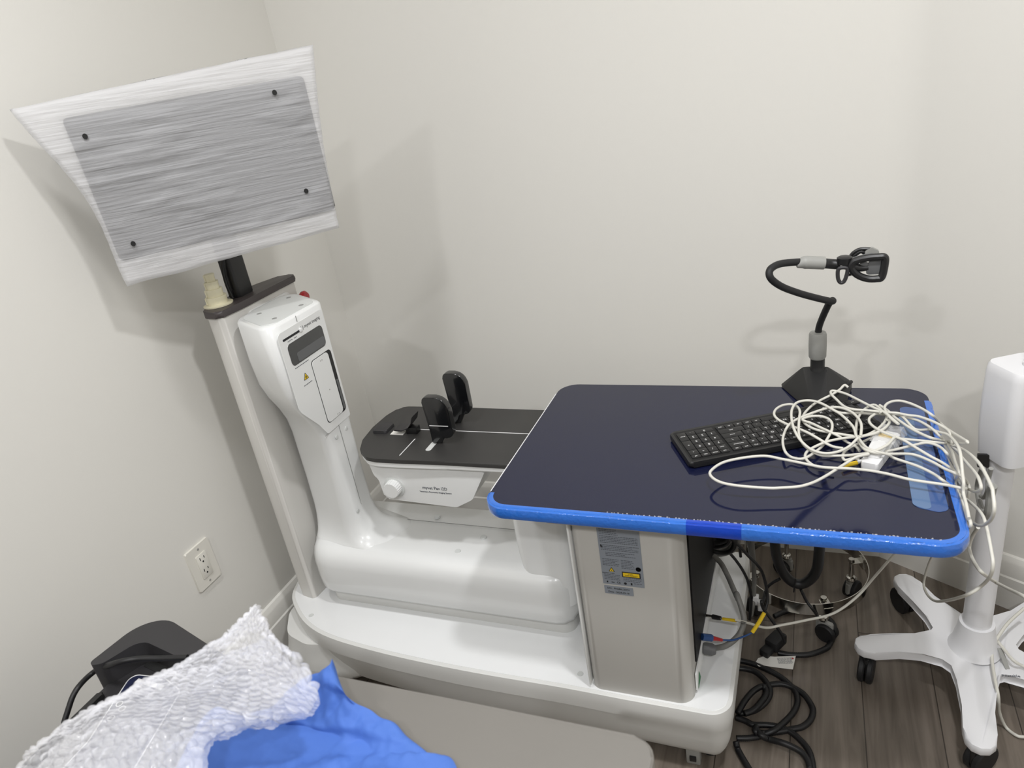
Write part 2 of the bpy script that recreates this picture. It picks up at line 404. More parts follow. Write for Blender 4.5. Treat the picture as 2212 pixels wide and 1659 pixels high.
bm = bmesh.new(); add_box(bm, (-.222, 1.095, .024), (.03, .022, .048), .003); add_box(bm, (-.222, 1.083, .02), (.014, .006, .014), .001, mi=1); finish('leveling_foot', bm, ['grey', 'black'], X)
# column for the monitor
colo = roundpoly([(-1.292, 1.228), (-1.276, 1.200), (-1.228, 1.192), (-1.222, 1.262), (-1.222, 1.462), (-1.262, 1.47), (-1.296, 1.37)], [.03, .02, .012, .03, .008, .02, .2], 6)
bm = bmesh.new(); add_prism(bm, colo, .199, 1.008, .001, 1); finish('column', bm, 'colm', X)
capo = [(-1.262+(x+1.262)*1.09, 1.33+(y-1.33)*1.045) for x, y in colo]
bm = bmesh.new(); add_prism(bm, capo, 1.008, 1.024, .006, 3); finish('column_cap', bm, 'capd', X)
bm = bmesh.new(); add_prism(bm, roundpoly([(1.262, .93), (1.43, .93), (1.43, .995), (1.262, .995)], .02), 0, .004, .001, 1, FX(-1.222, 0, 0)); hp = finish('handle_plate', bm, 'white', X)
bm = bmesh.new(); add_prism(bm, roundpoly([(1.285, .95), (1.40, .95), (1.40, .984), (1.285, .984)], .016), .0035, .0045, M4=FX(-1.222, 0, 0)); finish('handle_recess', bm, 'greyd', hp)
bm = bmesh.new(); add_lathe(bm, [(.010, 0), (.010, .014)], 20, FX(-1.220, 1.452, .965)); eb = finish('emergency_button', bm, 'black', X)
bm = bmesh.new(); add_lathe(bm, [(.008, .0), (.015, .004), (.016, .010), (.012, .016), (.001, .018)], 20, FX(-1.206, 1.452, .968)); finish('button_head', bm, 'red', eb)['label'] = 'red mushroom head'
# beam of the U-shaped gantry
bm = bmesh.new()
prof = [(1.40, .245), (1.205, .243), (1.182, .249), (1.174, .262), (1.172, .29), (1.172, .335), (1.176, .355), (1.186, .371), (1.200, .381), (1.22, .385), (1.25, .382), (1.42, .372), (1.44, .36), (1.44, .26)]
x0, x1 = -1.205, -.475; rings = []
NX = 40
for i in range(NX+1):
    t_ = i/NX; x = x0+(x1-x0)*t_
    dl, dr = x-x0, x1-x
    def ins(d, r): return r-math.sqrt(max(0, r*r-(r-d)**2)) if d < r else 0
    g = max(ins(dl, .07), ins(dr, .06))
    gz = max(ins(dl, .02), ins(dr, .045))
    rg = []
    for y, z in prof:
        yy = y+g*(1 if y < 1.3 else -1)*(1. if y < 1.3 else .6); zz = z
        if z > .33: zz = z-gz*.8
        if z < .27: zz = z+gz*.5
        rg.append((x, yy, zz))
    rings.append(rg)
xs_fix = rings
add_loft(bm, rings); finish('gantry_beam', bm, 'white', X, 50)
bm = bmesh.new(); add_prism(bm, roundpoly([(-1.18, 1.205), (-.50, 1.205), (-.50, 1.42), (-1.18, 1.42)], .03), .2, .247); finish('gantry_pedestal', bm, 'shell', X)
# detector arm (left upright)
def sec(A, B, C_, D, r, z): return [(x, y, z) for x, y in roundpoly([A, B, C_, D], r, 6)]
S = [
 (1.000, (-1.198, 1.205), (-1.055, 1.130), (-1.048, 1.318), (-1.198, 1.400), [.045, .028, .028, .03]),
 (.995, (-1.203, 1.200), (-1.050, 1.125), (-1.044, 1.322), (-1.203, 1.405), [.05, .03, .03, .03]),
 (.90, (-1.206, 1.202), (-1.049, 1.128), (-1.045, 1.320), (-1.205, 1.405), [.05, .02, .02, .03]),
 (.84, (-1.206, 1.208), (-1.049, 1.134), (-1.045, 1.318), (-1.205, 1.405), [.05, .02, .02, .03]),
 (.80, (-1.206, 1.222), (-1.049, 1.150), (-1.045, 1.316), (-1.205, 1.405), [.05, .018, .02, .03]),
 (.76, (-1.206, 1.244), (-1.049, 1.175), (-1.045, 1.314), (-1.205, 1.405), [.045, .018, .02, .03]),
 (.72, (-1.206, 1.260), (-1.049, 1.196), (-1.045, 1.312), (-1.205, 1.405), [.04, .018, .02, .03]),
 (.68, (-1.206, 1.266), (-1.049, 1.206), (-1.045, 1.310), (-1.205, 1.405), [.035, .02, .02, .03]),
 (.55, (-1.206, 1.266), (-1.049, 1.210), (-1.045, 1.308), (-1.205, 1.405), [.035, .025, .02, .03]),
 (.47, (-1.206, 1.264), (-1.048, 1.209), (-1.043, 1.308), (-1.205, 1.405), [.035, .03, .02, .03]),
 (.44, (-1.206, 1.260), (-1.044, 1.207), (-1.038, 1.310), (-1.205, 1.407), [.037, .036, .022, .03]),
 (.415, (-1.206, 1.252), (-1.034, 1.203), (-1.026, 1.315), (-1.205, 1.41), [.04, .044, .03, .03]),
 (.398, (-1.206, 1.242), (-1.018, 1.199), (-1.010, 1.322), (-1.205, 1.415), [.045, .052, .035, .03]),
 (.386, (-1.206, 1.230), (-.996, 1.196), (-.985, 1.332), (-1.205, 1.42), [.05, .06, .04, .03]),
 (.376, (-1.206, 1.215), (-.962, 1.196), (-.950, 1.345), (-1.205, 1.425), [.05, .065, .05, .03]),
 (.355, (-1.200, 1.215), (-.94, 1.200), (-.93, 1.35), (-1.20, 1.425), [.05, .065, .05, .03]),
]
bm = bmesh.new(); add_loft(bm, [sec(A, B, C_, D, r, z) for z, A, B, C_, D, r in S][::-1]); finish('detector_arm', bm, 'white', X, 55)
bm = bmesh.new(); add_prism(bm, roundpoly([(-1.190, 1.211), (-1.063, 1.144), (-1.056, 1.311), (-1.190, 1.388)], [.04, .024, .024, .025]), .9995, 1.002, .001, 1, top_only=True)
for x, y in ((-1.155, 1.235), (-1.155, 1.345), (-1.085, 1.2), (-1.075, 1.285)): add_lathe(bm, [(.006, 1.002), (.0055, 1.0027)], 12, Matrix.Translation((x, y, 0)), mi=1)
finish('arm_lid', bm, ['lid', 'seam'], X)
# face furniture of the arm, facing +X  (coordinates y,z)
XF = -1.0463
F = FX(XF, 0, 0)
bm = bmesh.new(); add_prism(bm, roundpoly([(1.147, .80), (1.147, .983), (1.313, .983), (1.313, .706), (1.216, .706), (1.196, .74)], [.03, .012, .008, .003, .01, .03]), 0, .0016, .0006, 1, F); fp = finish('face_panel', bm, 'white', X)
bm = bmesh.new(); add_prism(bm, roundpoly([(1.167, .900), (1.297, .900), (1.297, .951), (1.167, .951)], .011), .0012, .0022, M4=F); finish('dark_window', bm, 'window', fp)
bm = bmesh.new(); add_prism(bm, roundpoly([(1.190, .903), (1.294, .903), (1.294, .924), (1.190, .924)], .005), .002, .0027, M4=F); finish('window_reflector', bm, 'greyd', fp)
bm = bmesh.new(); add_prism(bm, roundpoly([(1.226, .727), (1.305, .727), (1.305, .887), (1.226, .887)], .010), .0012, .002, M4=F); dr = finish('sensor_frame', bm, 'black', fp)
bm = bmesh.new(); add_prism(bm, roundpoly([(1.2275, .7285), (1.291, .7285), (1.291, .8855), (1.2275, .8855)], .009), .002, .0034, .0006, 1, F)
finish('sensor_cover', bm, 'white', dr)
bm = bmesh.new(); add_prism(bm, roundpoly([(1.2955, .730), (1.302, .736), (1.302, .81), (1.2955, .81)], .003), .002, .003, M4=F); finish('sensor_edge', bm, 'greyd', dr)
for y, z in ((1.258, .875), (1.264, .875), (1.266, .733), (1.272, .733), (1.262, .80)):
    bm = bmesh.new(); add_lathe(bm, [(.0014, .0032), (.0014, .0038)], 10, F @ Matrix.Translation((y, z, 0))); finish('sensor_dot', bm, 'grey', dr)
bm = bmesh.new(); add_prism(bm, roundpoly([(1.160, .962), (1.222, .962), (1.222, .967), (1.160, .967)], .002), .0012, .002, M4=F); finish('indicator_slot', bm, 'ink', fp)
bm = bmesh.new(); add_box(bm, (1.2235, .9655, .003), (.009, .009, .004), .0015, M4=F); finish('slider', bm, 'inkw', fp)
bm = bmesh.new()
add_text(bm, '{•} myvet imaging', .0105, F @ Matrix.Translation((1.262, .9675, .0017)))
finish('lettering', bm, 'ink', fp)
bm = bmesh.new(); add_text(bm, 'myvet Pan    sensor', .0042, F @ Matrix.Translation((1.19, .957, .0017)));
for a, b, z in ((1.172, 1.222, .894), (1.184, 1.214, .846)):
    y = a
    while y < b: ww = random.uniform(.003, .007); plate(bm, F @ Matrix.Translation((0, 0, .0016)), y, z-.0008, min(y+ww, b), z+.0008, .0003); y += ww+.0012
finish('fine_print', bm, 'inkg', fp)
def tri(bm, M4, cx2, cy2, s, mi): add_prism(bm, roundpoly([(cx2-s, cy2-s*.75), (cx2+s, cy2-s*.75), (cx2, cy2+s)], s*.12), 0, .0003, M4=M4, mi=mi)
bm = bmesh.new(); tri(bm, F @ Matrix.Translation((0, 0, .0016)), 1.198, .864, .0095, 0); tri(bm, F @ Matrix.Translation((0, 0, .0019)), 1.198, .8635, .0072, 1)
add_lathe(bm, [(.0018, .0022), (.0018, .0026)], 10, F @ Matrix.Translation((1.198, .8625, 0)), mi=0)
for k in range(8): add_box(bm, (1.198+.0035*cos(k*pi/4), .8625+.0035*sin(k*pi/4), .0024), (.0016, .0006, .0004), M4=F, mi=0)
finish('warning_triangle', bm, ['ink', 'yellow'], fp)
for q_ in ((1.2615, .41, 1.2625, .705, .0008), (1.205, .7055, 1.30, .7065, .0008), (1.222, .985, 1.2228, .999, .0012)):
    bm = bmesh.new(); plate(bm, F, *q_); finish('seam_line', bm, 'seam', X)
for y, z in ((1.286, .683), (1.243, .683), (1.243, .47), (1.28, .44)):
    bm = bmesh.new(); add_lathe(bm, [(.0055, 0), (.0055, .0012), (.004, .0016)], 16, F @ Matrix.Translation((y, z, 0))); finish('screw_cap', bm, 'lid', X)
# source arm (right upright)
bm = bmesh.new()
S2 = [(.30, (-.60, 1.185), (-.478, 1.185), (-.478, 1.43), (-.60, 1.43), .03), (.36, (-.602, 1.19), (-.478, 1.19), (-.478, 1.43), (-.602, 1.43), .03),
      (.385, (-.606, 1.196), (-.478, 1.196), (-.478, 1.43), (-.606, 1.43), .03), (.41, (-.612, 1.202), (-.478, 1.202), (-.478, 1.43), (-.612, 1.43), .03),
      (.45, (-.615, 1.204), (-.478, 1.204), (-.478, 1.43), (-.615, 1.43), .03), (.62, (-.615, 1.204), (-.478, 1.204), (-.478, 1.43), (-.615, 1.43), .03)]
add_loft(bm, [sec(a, b, c, d, r, z) for z, a, b, c, d, r in S2]); finish('source_arm', bm, 'white', X, 50)
for x, y in ((-1.03, 1.30), (-.74, 1.30), (-.90, 1.365), (-1.06, 1.24), (-.78, 1.235), (-.60, 1.24)):
    bm = bmesh.new(); add_lathe(bm, [(.008, .378), (.0075, .3845 if y < 1.27 else .3825)], 16, Matrix.Translation((x, y, .0008))); finish('screw_cap', bm, 'lid', X)
bm = bmesh.new(); add_box(bm, (-.84, 1.345, .3785), (.50, .0012, .001)); finish('seam_line', bm, 'seam', X)
for x, y in ((-1.20, 1.135), (-.455, 1.095)):
    bm = bmesh.new(); add_lathe(bm, [(.007, .201), (.0065, .2022)], 16, Matrix.Translation((x, y, 0))); finish('screw_cap', bm, 'lid', X)
# bed
ZB = .650
bedn = [(-.585, 1.212), (-.945, 1.212), (-.985, 1.232), (-1.0, 1.27), (-.992, 1.34), (-.985, 1.42), (-.965, 1.462), (-.94, 1.475), (-.585, 1.475)]
bedn = [(-0.5775,1.2183,0.6500),(-0.7491,1.2141,0.6500),(-0.8535,1.2096,0.6500),(-0.9268,1.2084,0.6500),(-0.9554,1.2139,0.6500),(-0.9898,1.2427,0.6500),(-1.0110,1.2900,0.6500),(-1.0194,1.3530,0.6500),(-1.0160,1.4184,0.6500),(-1.0021,1.4611,0.6500),(-0.9817,1.4702,0.6500),(-0.9681,1.4710,0.6500),(-0.8200,1.4735,0.6500),(-0.5875,1.4761,0.6500)]
bo = [(p[0], p[1]) for p in bedn]; bo[0] = (-.578, bo[1][1]+.001); bo[-1] = (-.578, bo[-2][1]); 
bo = roundpoly(bo, [0, 0, 0, .03, .03, .03, .05, .05, .05, .05, .03, .03, 0, 0], 4)
bm = bmesh.new(); add_prism(bm, bo, ZB-.010, ZB, .004, 3, top_only=True); bed = finish('bed', bm, 'mblack', X)
bm = bmesh.new(); add_prism(bm, [(-.78+(x+.78)*.995, 1.345+(y-1.345)*.985) for x, y in bo], ZB-.022, ZB-.010, .003, 2); finish('bed_rim', bm, 'white', bed)
bm = bmesh.new()
add_box(bm, (-.745, 1.352, ZB+.0002), (.30, .0022, .0006)); add_box(bm, (-.918, 1.349, ZB+.0002), (.035, .0022, .0006))
add_box(bm, (-.872, 1.267, ZB+.0002), (.0022, .078, .0006)); finish('guide_line', bm, 'inkw', bed)
bm = bmesh.new(); add_prism(bm, roundpoly([(-.820, 1.255), (-.806, 1.255), (-.806, 1.43), (-.820, 1.43)], .006), ZB-.001, ZB+.0005); finish('slot', bm, 'lid', bed)
# two upright head paddles
def paddle(y, x_, zb, zt, wd, lean):
    # plate in XZ plane, slightly thick in Y
    o = roundpoly([(-wd*.36, ZB+.001), (-wd*.20, ZB+.008), (-wd*.05, zb), (wd*.5, zb), (wd*.5, zt), (-wd*.5, zt)], [.002, .01, .012, .026, .034, .012], 7)
    bm = bmesh.new(); M4 = frame((x_, y, 0), (1, 0, 0), (0, 0, 1)) @ Matrix.Shear('XY', 4, (0, 0)); 
    add_prism(bm, o, -.008, .010, .005, 3, M4)
    p = finish('head_paddle', bm, 'gblack', X)
    bm = bmesh.new(); add_prism(bm, roundpoly([(-.03, ZB), (-.008, ZB), (wd*.35, zb+.02), (wd*.30, zb+.04), (-wd*.45, zb+.03)], .003), -.006, .004, .001, 1, M4); finish('paddle_bracket', bm, 'black', p)
    return p
pd = paddle(1.295, -.787, .668, .772, .066, 0)
bm = bmesh.new(); add_box(bm, (-.787, 1.2845, .700), (.048, .0008, .0016)); finish('guide_line', bm, 'inkw', pd)
paddle(1.395, -.782, .678, .786, .058, 0)
bm = bmesh.new()
hp_ = [(-.945+.0, .0), (-.925, -.002), (-.900, .006), (-.882, .022), (-.875, .034)]
pts = [(-.935, .662), (-.915, .661), (-.897, .668), (-.884, .682), (-.878, .698)]
for y0_, y1_ in ((1.318, 1.352),):
    ring = []
    for (x, z) in pts: ring.append([(x, y0_, z), (x, y1_, z), (x+.003, y1_, z+.004), (x+.003, y0_, z+.004)])
    add_loft(bm, ring)
finish('chin_rest', bm, 'machine', X, 60)
bm = bmesh.new(); add_box(bm, (-.893, 1.338, ZB+.008), (.03, .022, .018), .002); finish('rest_block', bm, 'black', X)
bm = bmesh.new(); add_box(bm, (-.932, 1.338, ZB+.0003), (.036, .034, .0008)); finish('chart_card', bm, 'paper', X)
bm = bmesh.new(); add_prism(bm, roundpoly([(-1.002, 1.322), (-.962, 1.322), (-.962, 1.368), (-1.002, 1.368)], .006), ZB-.004, ZB+.008, .004, 2); finish('bed_clip', bm, 'machine', X)
# housing below the bed with knob
hs = roundpoly([(-.962, .632), (-.955, .592), (-.945, .582), (-.940, .528), (-.75, .520), (-.705, .545), (-.655, .632)], [.005, .02, .02, .012, .03, .03, .01], 6)
bm = bmesh.new(); add_prism(bm, hs, -.215, 0, .010, 3, FY(0, 1.225, 0)); finish('bed_housing', bm, 'white', X)
bm = bmesh.new(); K = FY(-.905, 1.225, .565)
add_lathe(bm, [(.027, 0), (.027, .002), (.024, .0025)], 40, K); kb = finish('knob_ring', bm, 'lid', X)
bm = bmesh.new(); seg = 48; rg = []
for z_, rb in ((.002, .0205), (.016, .0195), (.020, .0185)): rg.append([tuple(K @ Vector(((rb+(.0007 if k % 2 else 0))*cos(2*pi*k/seg), (rb+(.0007 if k % 2 else 0))*sin(2*pi*k/seg), z_))) for k in range(seg)])
add_loft(bm, rg); finish('knob', bm, 'white', kb, 20)
bm = bmesh.new(); add_text(bm, 'myvet Pan i2D', .011, FY(-.797, 1.2246, .5685)); finish('lettering', bm, 'inkg', X)
bm = bmesh.new(); add_text(bm, 'Veterinary Panoramic Imaging System', .0055, FY(-.797, 1.2246, .5575)); finish('lettering', bm, 'inkg', X)
bm = bmesh.new(); add_prism(bm, roundpoly([(-.63, 1.235), (-.58, 1.235), (-.58, 1.30), (-.63, 1.30)], .015), .588, .628, .003, 2); finish('bracket', bm, 'white', X)
# cabinet
cab = roundpoly([(-.421, 1.064), (-.209, 1.064), (-.209, 1.56), (-.421, 1.56)], [.022, .03, .01, .02], 6)
bm = bmesh.new(); add_prism(bm, cab, .2, .652, .001, 1); cb = finish('cabinet', bm, 'greige', X)
bm = bmesh.new(); add_prism(bm, roundpoly([(-.458, 1.026), (-.20, 1.026), (-.185, 1.04), (-.185, 1.56), (-.458, 1.56)], .012), .650, .6575, .002, 1); finish('support_plate', bm, 'greige', X)
bm = bmesh.new(); add_box(bm, (-.4225, 1.30, .43), (.004, .475, .44), .001); finish('cabinet_edge', bm, 'white', cb)
bm = bmesh.new(); add_prism(bm, roundpoly([(1.115, .262), (1.115, .648), (1.54, .648), (1.54, .262)], .01), 0, .004, .001, 1, FX(-.2095, 0, 0)); finish('side_vent_panel', bm, 'darkp', cb)
bm = bmesh.new(); add_box(bm, (-.206, 1.325, .232), (.004, .46, .045), .0015); finish('connector_strip', bm, 'white', cb)
bm = bmesh.new(); add_prism(bm, [(1.105, .208), (1.135, .208), (1.12, .238)], 0, .0006, M4=FX(-.2035, 0, 0)); finish('green_sticker', bm, 'green', cb)
# rating label
L = FY(0, 1.0637, 0)
bm = bmesh.new(); plate(bm, L, -.365, .4905, -.2845, .6345, .0005); lb = finish('rating_label', bm, 'label', X)
L1 = FY(0, 1.0631, 0)
bm = bmesh.new(); add_text(bm, '{•} myvet imaging', .0088, L1 @ Matrix.Translation((-.361, .627, 0)), 'LEFT')
add_text(bm, 'CE', .0062, L1 @ Matrix.Translation((-.334, .4965, 0)))
add_text(bm, 'CAUTION X-RAY', .0032, L1 @ Matrix.Translation((-.352, .5175, 0)))
add_text(bm, 'UL', .0055, L1 @ Matrix.Translation((-.293, .5335, 0)))
add_lathe(bm, [(.0052, 0), (.0052, .0002), (.0044, .0002), (.0044, 0)], 20, L1 @ Matrix.Translation((-.293, .5335, 0)))
add_box(bm, (-.3595, .580, .0001), (.004, .003, .0003), M4=L1); add_box(bm, (-.3605, .5825, .0001), (.002, .003, .0003), M4=L1)
add_lathe(bm, [(.0028, 0), (.0028, .0002)], 16, L1 @ Matrix.Translation((-.321, .4965, 0)))
add_box(bm, (-.309, .4965, .0001), (.003, .005, .0003), M4=L1); add_box(bm, (-.356, .4965, .0001), (.0025, .0035, .0003), M4=L1); add_box(bm, (-.345, .4965, .0001), (.006, .0014, .0003), M4=L1)
finish('lettering', bm, 'ink', lb)
bm = bmesh.new()
def lines(xa, xb, zt, zb, step=.0036, h=.0011):
    z = zt
    while z > zb:
        x = xa; end = xb-(random.random()*.35 if random.random() < .3 else random.random()*.04)*(xb-xa)
        while x < end-.001:
            ww = random.uniform(.002, .006); plate(bm, L1, x, z-h/2, min(x+ww, end), z+h/2, .0002); x += ww+.001
        z -= step
lines(-.361, -.325, .6195, .608); lines(-.361, -.287, .604, .588); lines(-.361, -.287, .584, .584); lines(-.361, -.287, .5835, .570)
lines(-.353, -.296, .567, .559); lines(-.361, -.329, .551, .535); lines(-.325, -.300, .551, .530); lines(-.361, -.329, .514, .503); lines(-.324, -.287, .510, .500); lines(-.304, -.287, .4985, .495)
finish('fine_print', bm, 'inkg', lb)
bm = bmesh.new(); tri(bm, L1, -.345, .5265, .006, 1); tri(bm, L1 @ Matrix.Translation((0, 0, .0003)), -.345, .5262, .0044, 0)
add_lathe(bm, [(.001, .0005), (.001, .0009)], 8, L1 @ Matrix.Translation((-.345, .5255, 0)), mi=1)
finish('warning_triangle', bm, ['yellow', 'ink'], lb)
bm = bmesh.new(); plate(bm, L1, -.3255, .512, -.290, .5245, .0003, mi=1); plate(bm, L1 @ Matrix.Translation((0, 0, .0003)), -.3235, .514, -.292, .5225, .0002, mi=0)
add_text(bm, 'CLASS 1\nLASER PRODUCT', .0032, L1 @ Matrix.Translation((-.3078, .5183, .0006)), ext=.0001, mi=1); finish('laser_label', bm, ['yellow', 'ink'], lb)
bm = bmesh.new(); plate(bm, L, -.364, .467, -.3075, .4865, .0005, .0015); sb = finish('serial_label', bm, 'label', X)
bm = bmesh.new(); add_text(bm, 'S/N : PN686L20CV', .0056, L1 @ Matrix.Translation((-.336, .4808, 0))); add_text(bm, 'Date : 2024-03-10', .0056, L1 @ Matrix.Translation((-.336, .4722, 0))); finish('lettering', bm, 'ink', sb)
# tabletop
TZ = .680
to = roundpoly([(-.572, 1.022), (.224, 1.022), (.224, 1.556), (-.572, 1.556)], .045, 10)
bm = bmesh.new(); add_prism(bm, to, .658, TZ, .003, 3); tt = finish('tabletop', bm, 'navy', X)
def offs(o, g): return [(p[0], p[1]) for p in scaled(o, g, 0)]
def edge_band(name, x0_, x1_, m, ys=(0, 9), g0=-.003, g1=.0035):
    # tape wrapped over the rim between two x limits
    ring = []; n = len(to); oo = offs(to, 0)
    a = sum(to[i-1][0]*to[i][1]-to[i][0]*to[i-1][1] for i in range(n))
    sg = 1
    idx = [i for i in range(n) if x0_ <= to[i][0] <= x1_ and ys[0] <= to[i][1] <= ys[1]]
    return idx
def ribbon(name, path, m, wob=0.0):
    """tape over the rim: closed section swept on a path of (x,y,nx,ny)"""
    bm = bmesh.new(); rings = []
    for i, (x, y, nx, ny) in enumerate(path):
        j = wob*noise.noise(Vector((x*60, y*60, 3)))
        rg = []
        for d, z in ((-.009, TZ+.0007), (-.002, TZ+.0010), (.0035+j, TZ-.002), (.0050+j, TZ-.008), (.0050+j, .662), (.0030+j, .6565+j), (-.004, .6555), (-.004, .6572), (.0005, .660), (.0005, TZ-.004), (-.003, TZ-.0002), (-.009, TZ-.0002)):
            rg.append((x+nx*d, y+ny*d, z))
        rings.append(rg)
    add_loft(bm, rings); return finish(name, bm, m, tt, 40)
def rimpath(s0, s1, step=.006):
    # parametrise along: start at (-.572,1.12) going down the left corner, along the front, up the right side
    pts = [(-.572, 1.075)]; out = []
    c = [((-.527, 1.067), pi, 1.5*pi), ((.179, 1.067), 1.5*pi, 2*pi)]; r_ = .045
    def arc(cc, a0, a1):
        n = 12
        for k in range(n+1):
            a = a0+(a1-a0)*k/n; out.append((cc[0]+r_*cos(a), cc[1]+r_*sin(a), cos(a), sin(a)))
    arc(*c[0])
    x = -.527+step
    while x < .179: out.append((x, 1.022, 0, -1)); x += step
    arc(*c[1])
    y = 1.067+step
    while y < 1.50: out.append((.224, y, 1, 0)); y += step
    return out
RP = rimpath(0, 1)
def part(f0, f1): return [p for p in RP if f0(p)]
ribbon('edge_tape', [p for p in RP if p[0] <= -.19], 'tape', .001)
ribbon('edge_tape', [p for p in RP if -.196 <= p[0] <= -.098 and p[1] < 1.05], 'tape_d', .0008)
ribbon('edge_tape', [p for p in RP if p[0] >= -.104], 'tape', .0016)
bm = bmesh.new()
for k in range(70):         # small tape ridges standing up along the front lip
    x = -.33+.52*k/70+random.uniform(-.003, .003); h = random.uniform(.0008, .0022)
    add_box(bm, (x, 1.0315+random.uniform(-.001, .001), TZ+.0008), (random.uniform(.001, .004), .0018, h), .0003, 1, rotz=random.uniform(-.8, .8))
finish('tape_wrinkle', bm, 'bag', tt)
bm = bmesh.new(); add_prism(bm, roundpoly([(.160, 1.115), (.192, 1.105), (.207, 1.112), (.210, 1.46), (.168, 1.475)], .012), TZ, TZ+.0006); finish('tape_patch', bm, 'tape_q', tt)
bm = bmesh.new(); add_prism(bm, roundpoly([(.157, 1.12), (.183, 1.105), (.188, 1.43), (.162, 1.43)], .012), TZ+.0006, TZ+.0011); finish('tape_patch', bm, 'tape_p', tt)
bm = bmesh.new(); add_prism(bm, [(-.5745, 1.075), (-.572, 1.07), (-.572, 1.50), (-.5745, 1.505)], .658, TZ-.0005); finish('edge_strip', bm, 'inkw', tt)

# ------------------------------------------------------------------ monitor in its foam sleeve
N_ = Vector((-.714, .70, .024)).normalized(); U_ = Vector((.70, .714, .017)).normalized(); V_ = N_.cross(U_) * -1
if V_.z < 0: V_ = -V_
MC = Vector((-1.121, 1.195, 1.328))
mon = thing('monitor', 'flat monitor on a black pole, hidden inside a white foam sleeve', 'monitor', (-1.27, 1.33, 1.024))
MF = Matrix((U_, V_, -N_)).transposed().to_4x4(); MF.translation = MC     # local z points at the viewer
bm = bmesh.new(); add_prism(bm, roundpoly([(-.224, -.137), (.221, -.137), (.226, .138), (-.226, .138)], .008), -.030, -.006, .004, 2, MF); pn = finish('panel', bm, 'screen', mon)
bm = bmesh.new(); add_box(bm, (0, 0, -.045), (.10, .10, .03), .004, M4=MF); finish('mount_plate', bm, 'black', mon)
bm = bmesh.new(); 
add_prism(bm, roundpoly([(-1.285, 1.29), (-1.250, 1.29), (-1.250, 1.345), (-1.285, 1.345)], .008), 1.024, 1.33, .003, 2)
c_ = MF @ Vector((0, 0, -.055)); add_tube(bm, [(-1.268, 1.318, 1.30), ((-1.268+c_.x)/2, (1.318+c_.y)/2, 1.32), tuple(c_)], .014, smooth=False)
finish('pole', bm, 'black', mon)
bm = bmesh.new(); add_tube(bm, [(-1.24, 1.275, 1.14), (-1.263, 1.281, 1.10), (-1.268, 1.282, 1.06), (-1.266, 1.285, 1.026)], .004); finish('monitor_cable', bm, 'bcable', mon)
# foam sleeve
def quad(u, v): # outer sleeve outline in local (x,y)
    TLc, TRc, BRc, BLc = (-.300, .168), (.262, .190), (.218, -.178), (-.230, -.188)
    a = Vector(TLc)*(1-u)+Vector(TRc)*u; b = Vector(BLc)*(1-u)+Vector(BRc)*u; p = b*(1-v)+a*v
    if u < .5: p.x += .032*(1-2*u)*sin(pi*v)**1.5*.8
    else: p.x += -.008*(2*u-1)*sin(pi*v)
    return p
loc_pts = {}
bm = bmesh.new(); NU, NV = 90, 70; gr = {}
for side in (0, 1):
    for i in range(NU+1):
        for j in range(NV+1):
            u, v = i/NU, j/NV; p = quad(u, v)
            inside = min(1, max(0, min((.235-abs(p.x))/.03, (.147-abs(p.y))/.03)))
            inside = inside*inside*(3-2*inside)
            e = min(u, 1-u, v, 1-v)*12; e = min(1, e)
            q = Vector((p.x*9+p.y*2, p.y*34, side*5)); wr = noise.fractal(q, .8, 2.2, 5)*.0028+noise.noise(Vector((p.x*5+p.y*4, p.y*15-p.x*5, 9)))*.007
            wr += .0035*noise.noise(Vector((p.x*4, p.y*80, 2)))
            z = (.003+.003*inside+max(-.0005, wr)*(.4+.6*e) + .004*e) if side == 0 else -(.006+.030*inside*e+abs(wr)*e*.4)
            pass
            if e < .05: z = -.008+(.0004 if side == 0 else -.0004)
            gr[side, i, j] = bm.verts.new(MF @ Vector((p.x+(.001*noise.noise(q*2)), p.y+.003*noise.noise(Vector((u*6, side, v*2))), z)))
    for i in range(NU):
        for j in range(NV):
            f = (gr[side, i, j], gr[side, i+1, j], gr[side, i+1, j+1], gr[side, i, j+1]); bm.faces.new(f if side == 0 else f[::-1])
for i in range(NU): bm.faces.new((gr[0, i, NV], gr[0, i+1, NV], gr[1, i+1, NV], gr[1, i, NV]))
for j in range(NV):
    bm.faces.new((gr[0, 0, j], gr[0, 0, j+1], gr[1, 0, j+1], gr[1, 0, j])); bm.faces.new((gr[1, NU, j], gr[1, NU, j+1], gr[0, NU, j+1], gr[0, NU, j]))
fs = finish('foam_sleeve', bm, 'foam', None, 180); 
root = fs; tag(fs, 'creased white foam sleeve with four black holes pulled over the monitor', 'packaging')
for hx, hy in ((-.198, .1018), (.1585, .1164), (.1664, -.082), (-.1887, -.1054)):
    bm = bmesh.new(); add_lathe(bm, [(.0045, .0125), (.0045, .0145)], 20, MF @ Matrix.Translation((hx, hy, 0)) @ Matrix.Scale(1.15, 4, (0, 1, 0))); finish('vent_hole', bm, 'hole', fs)

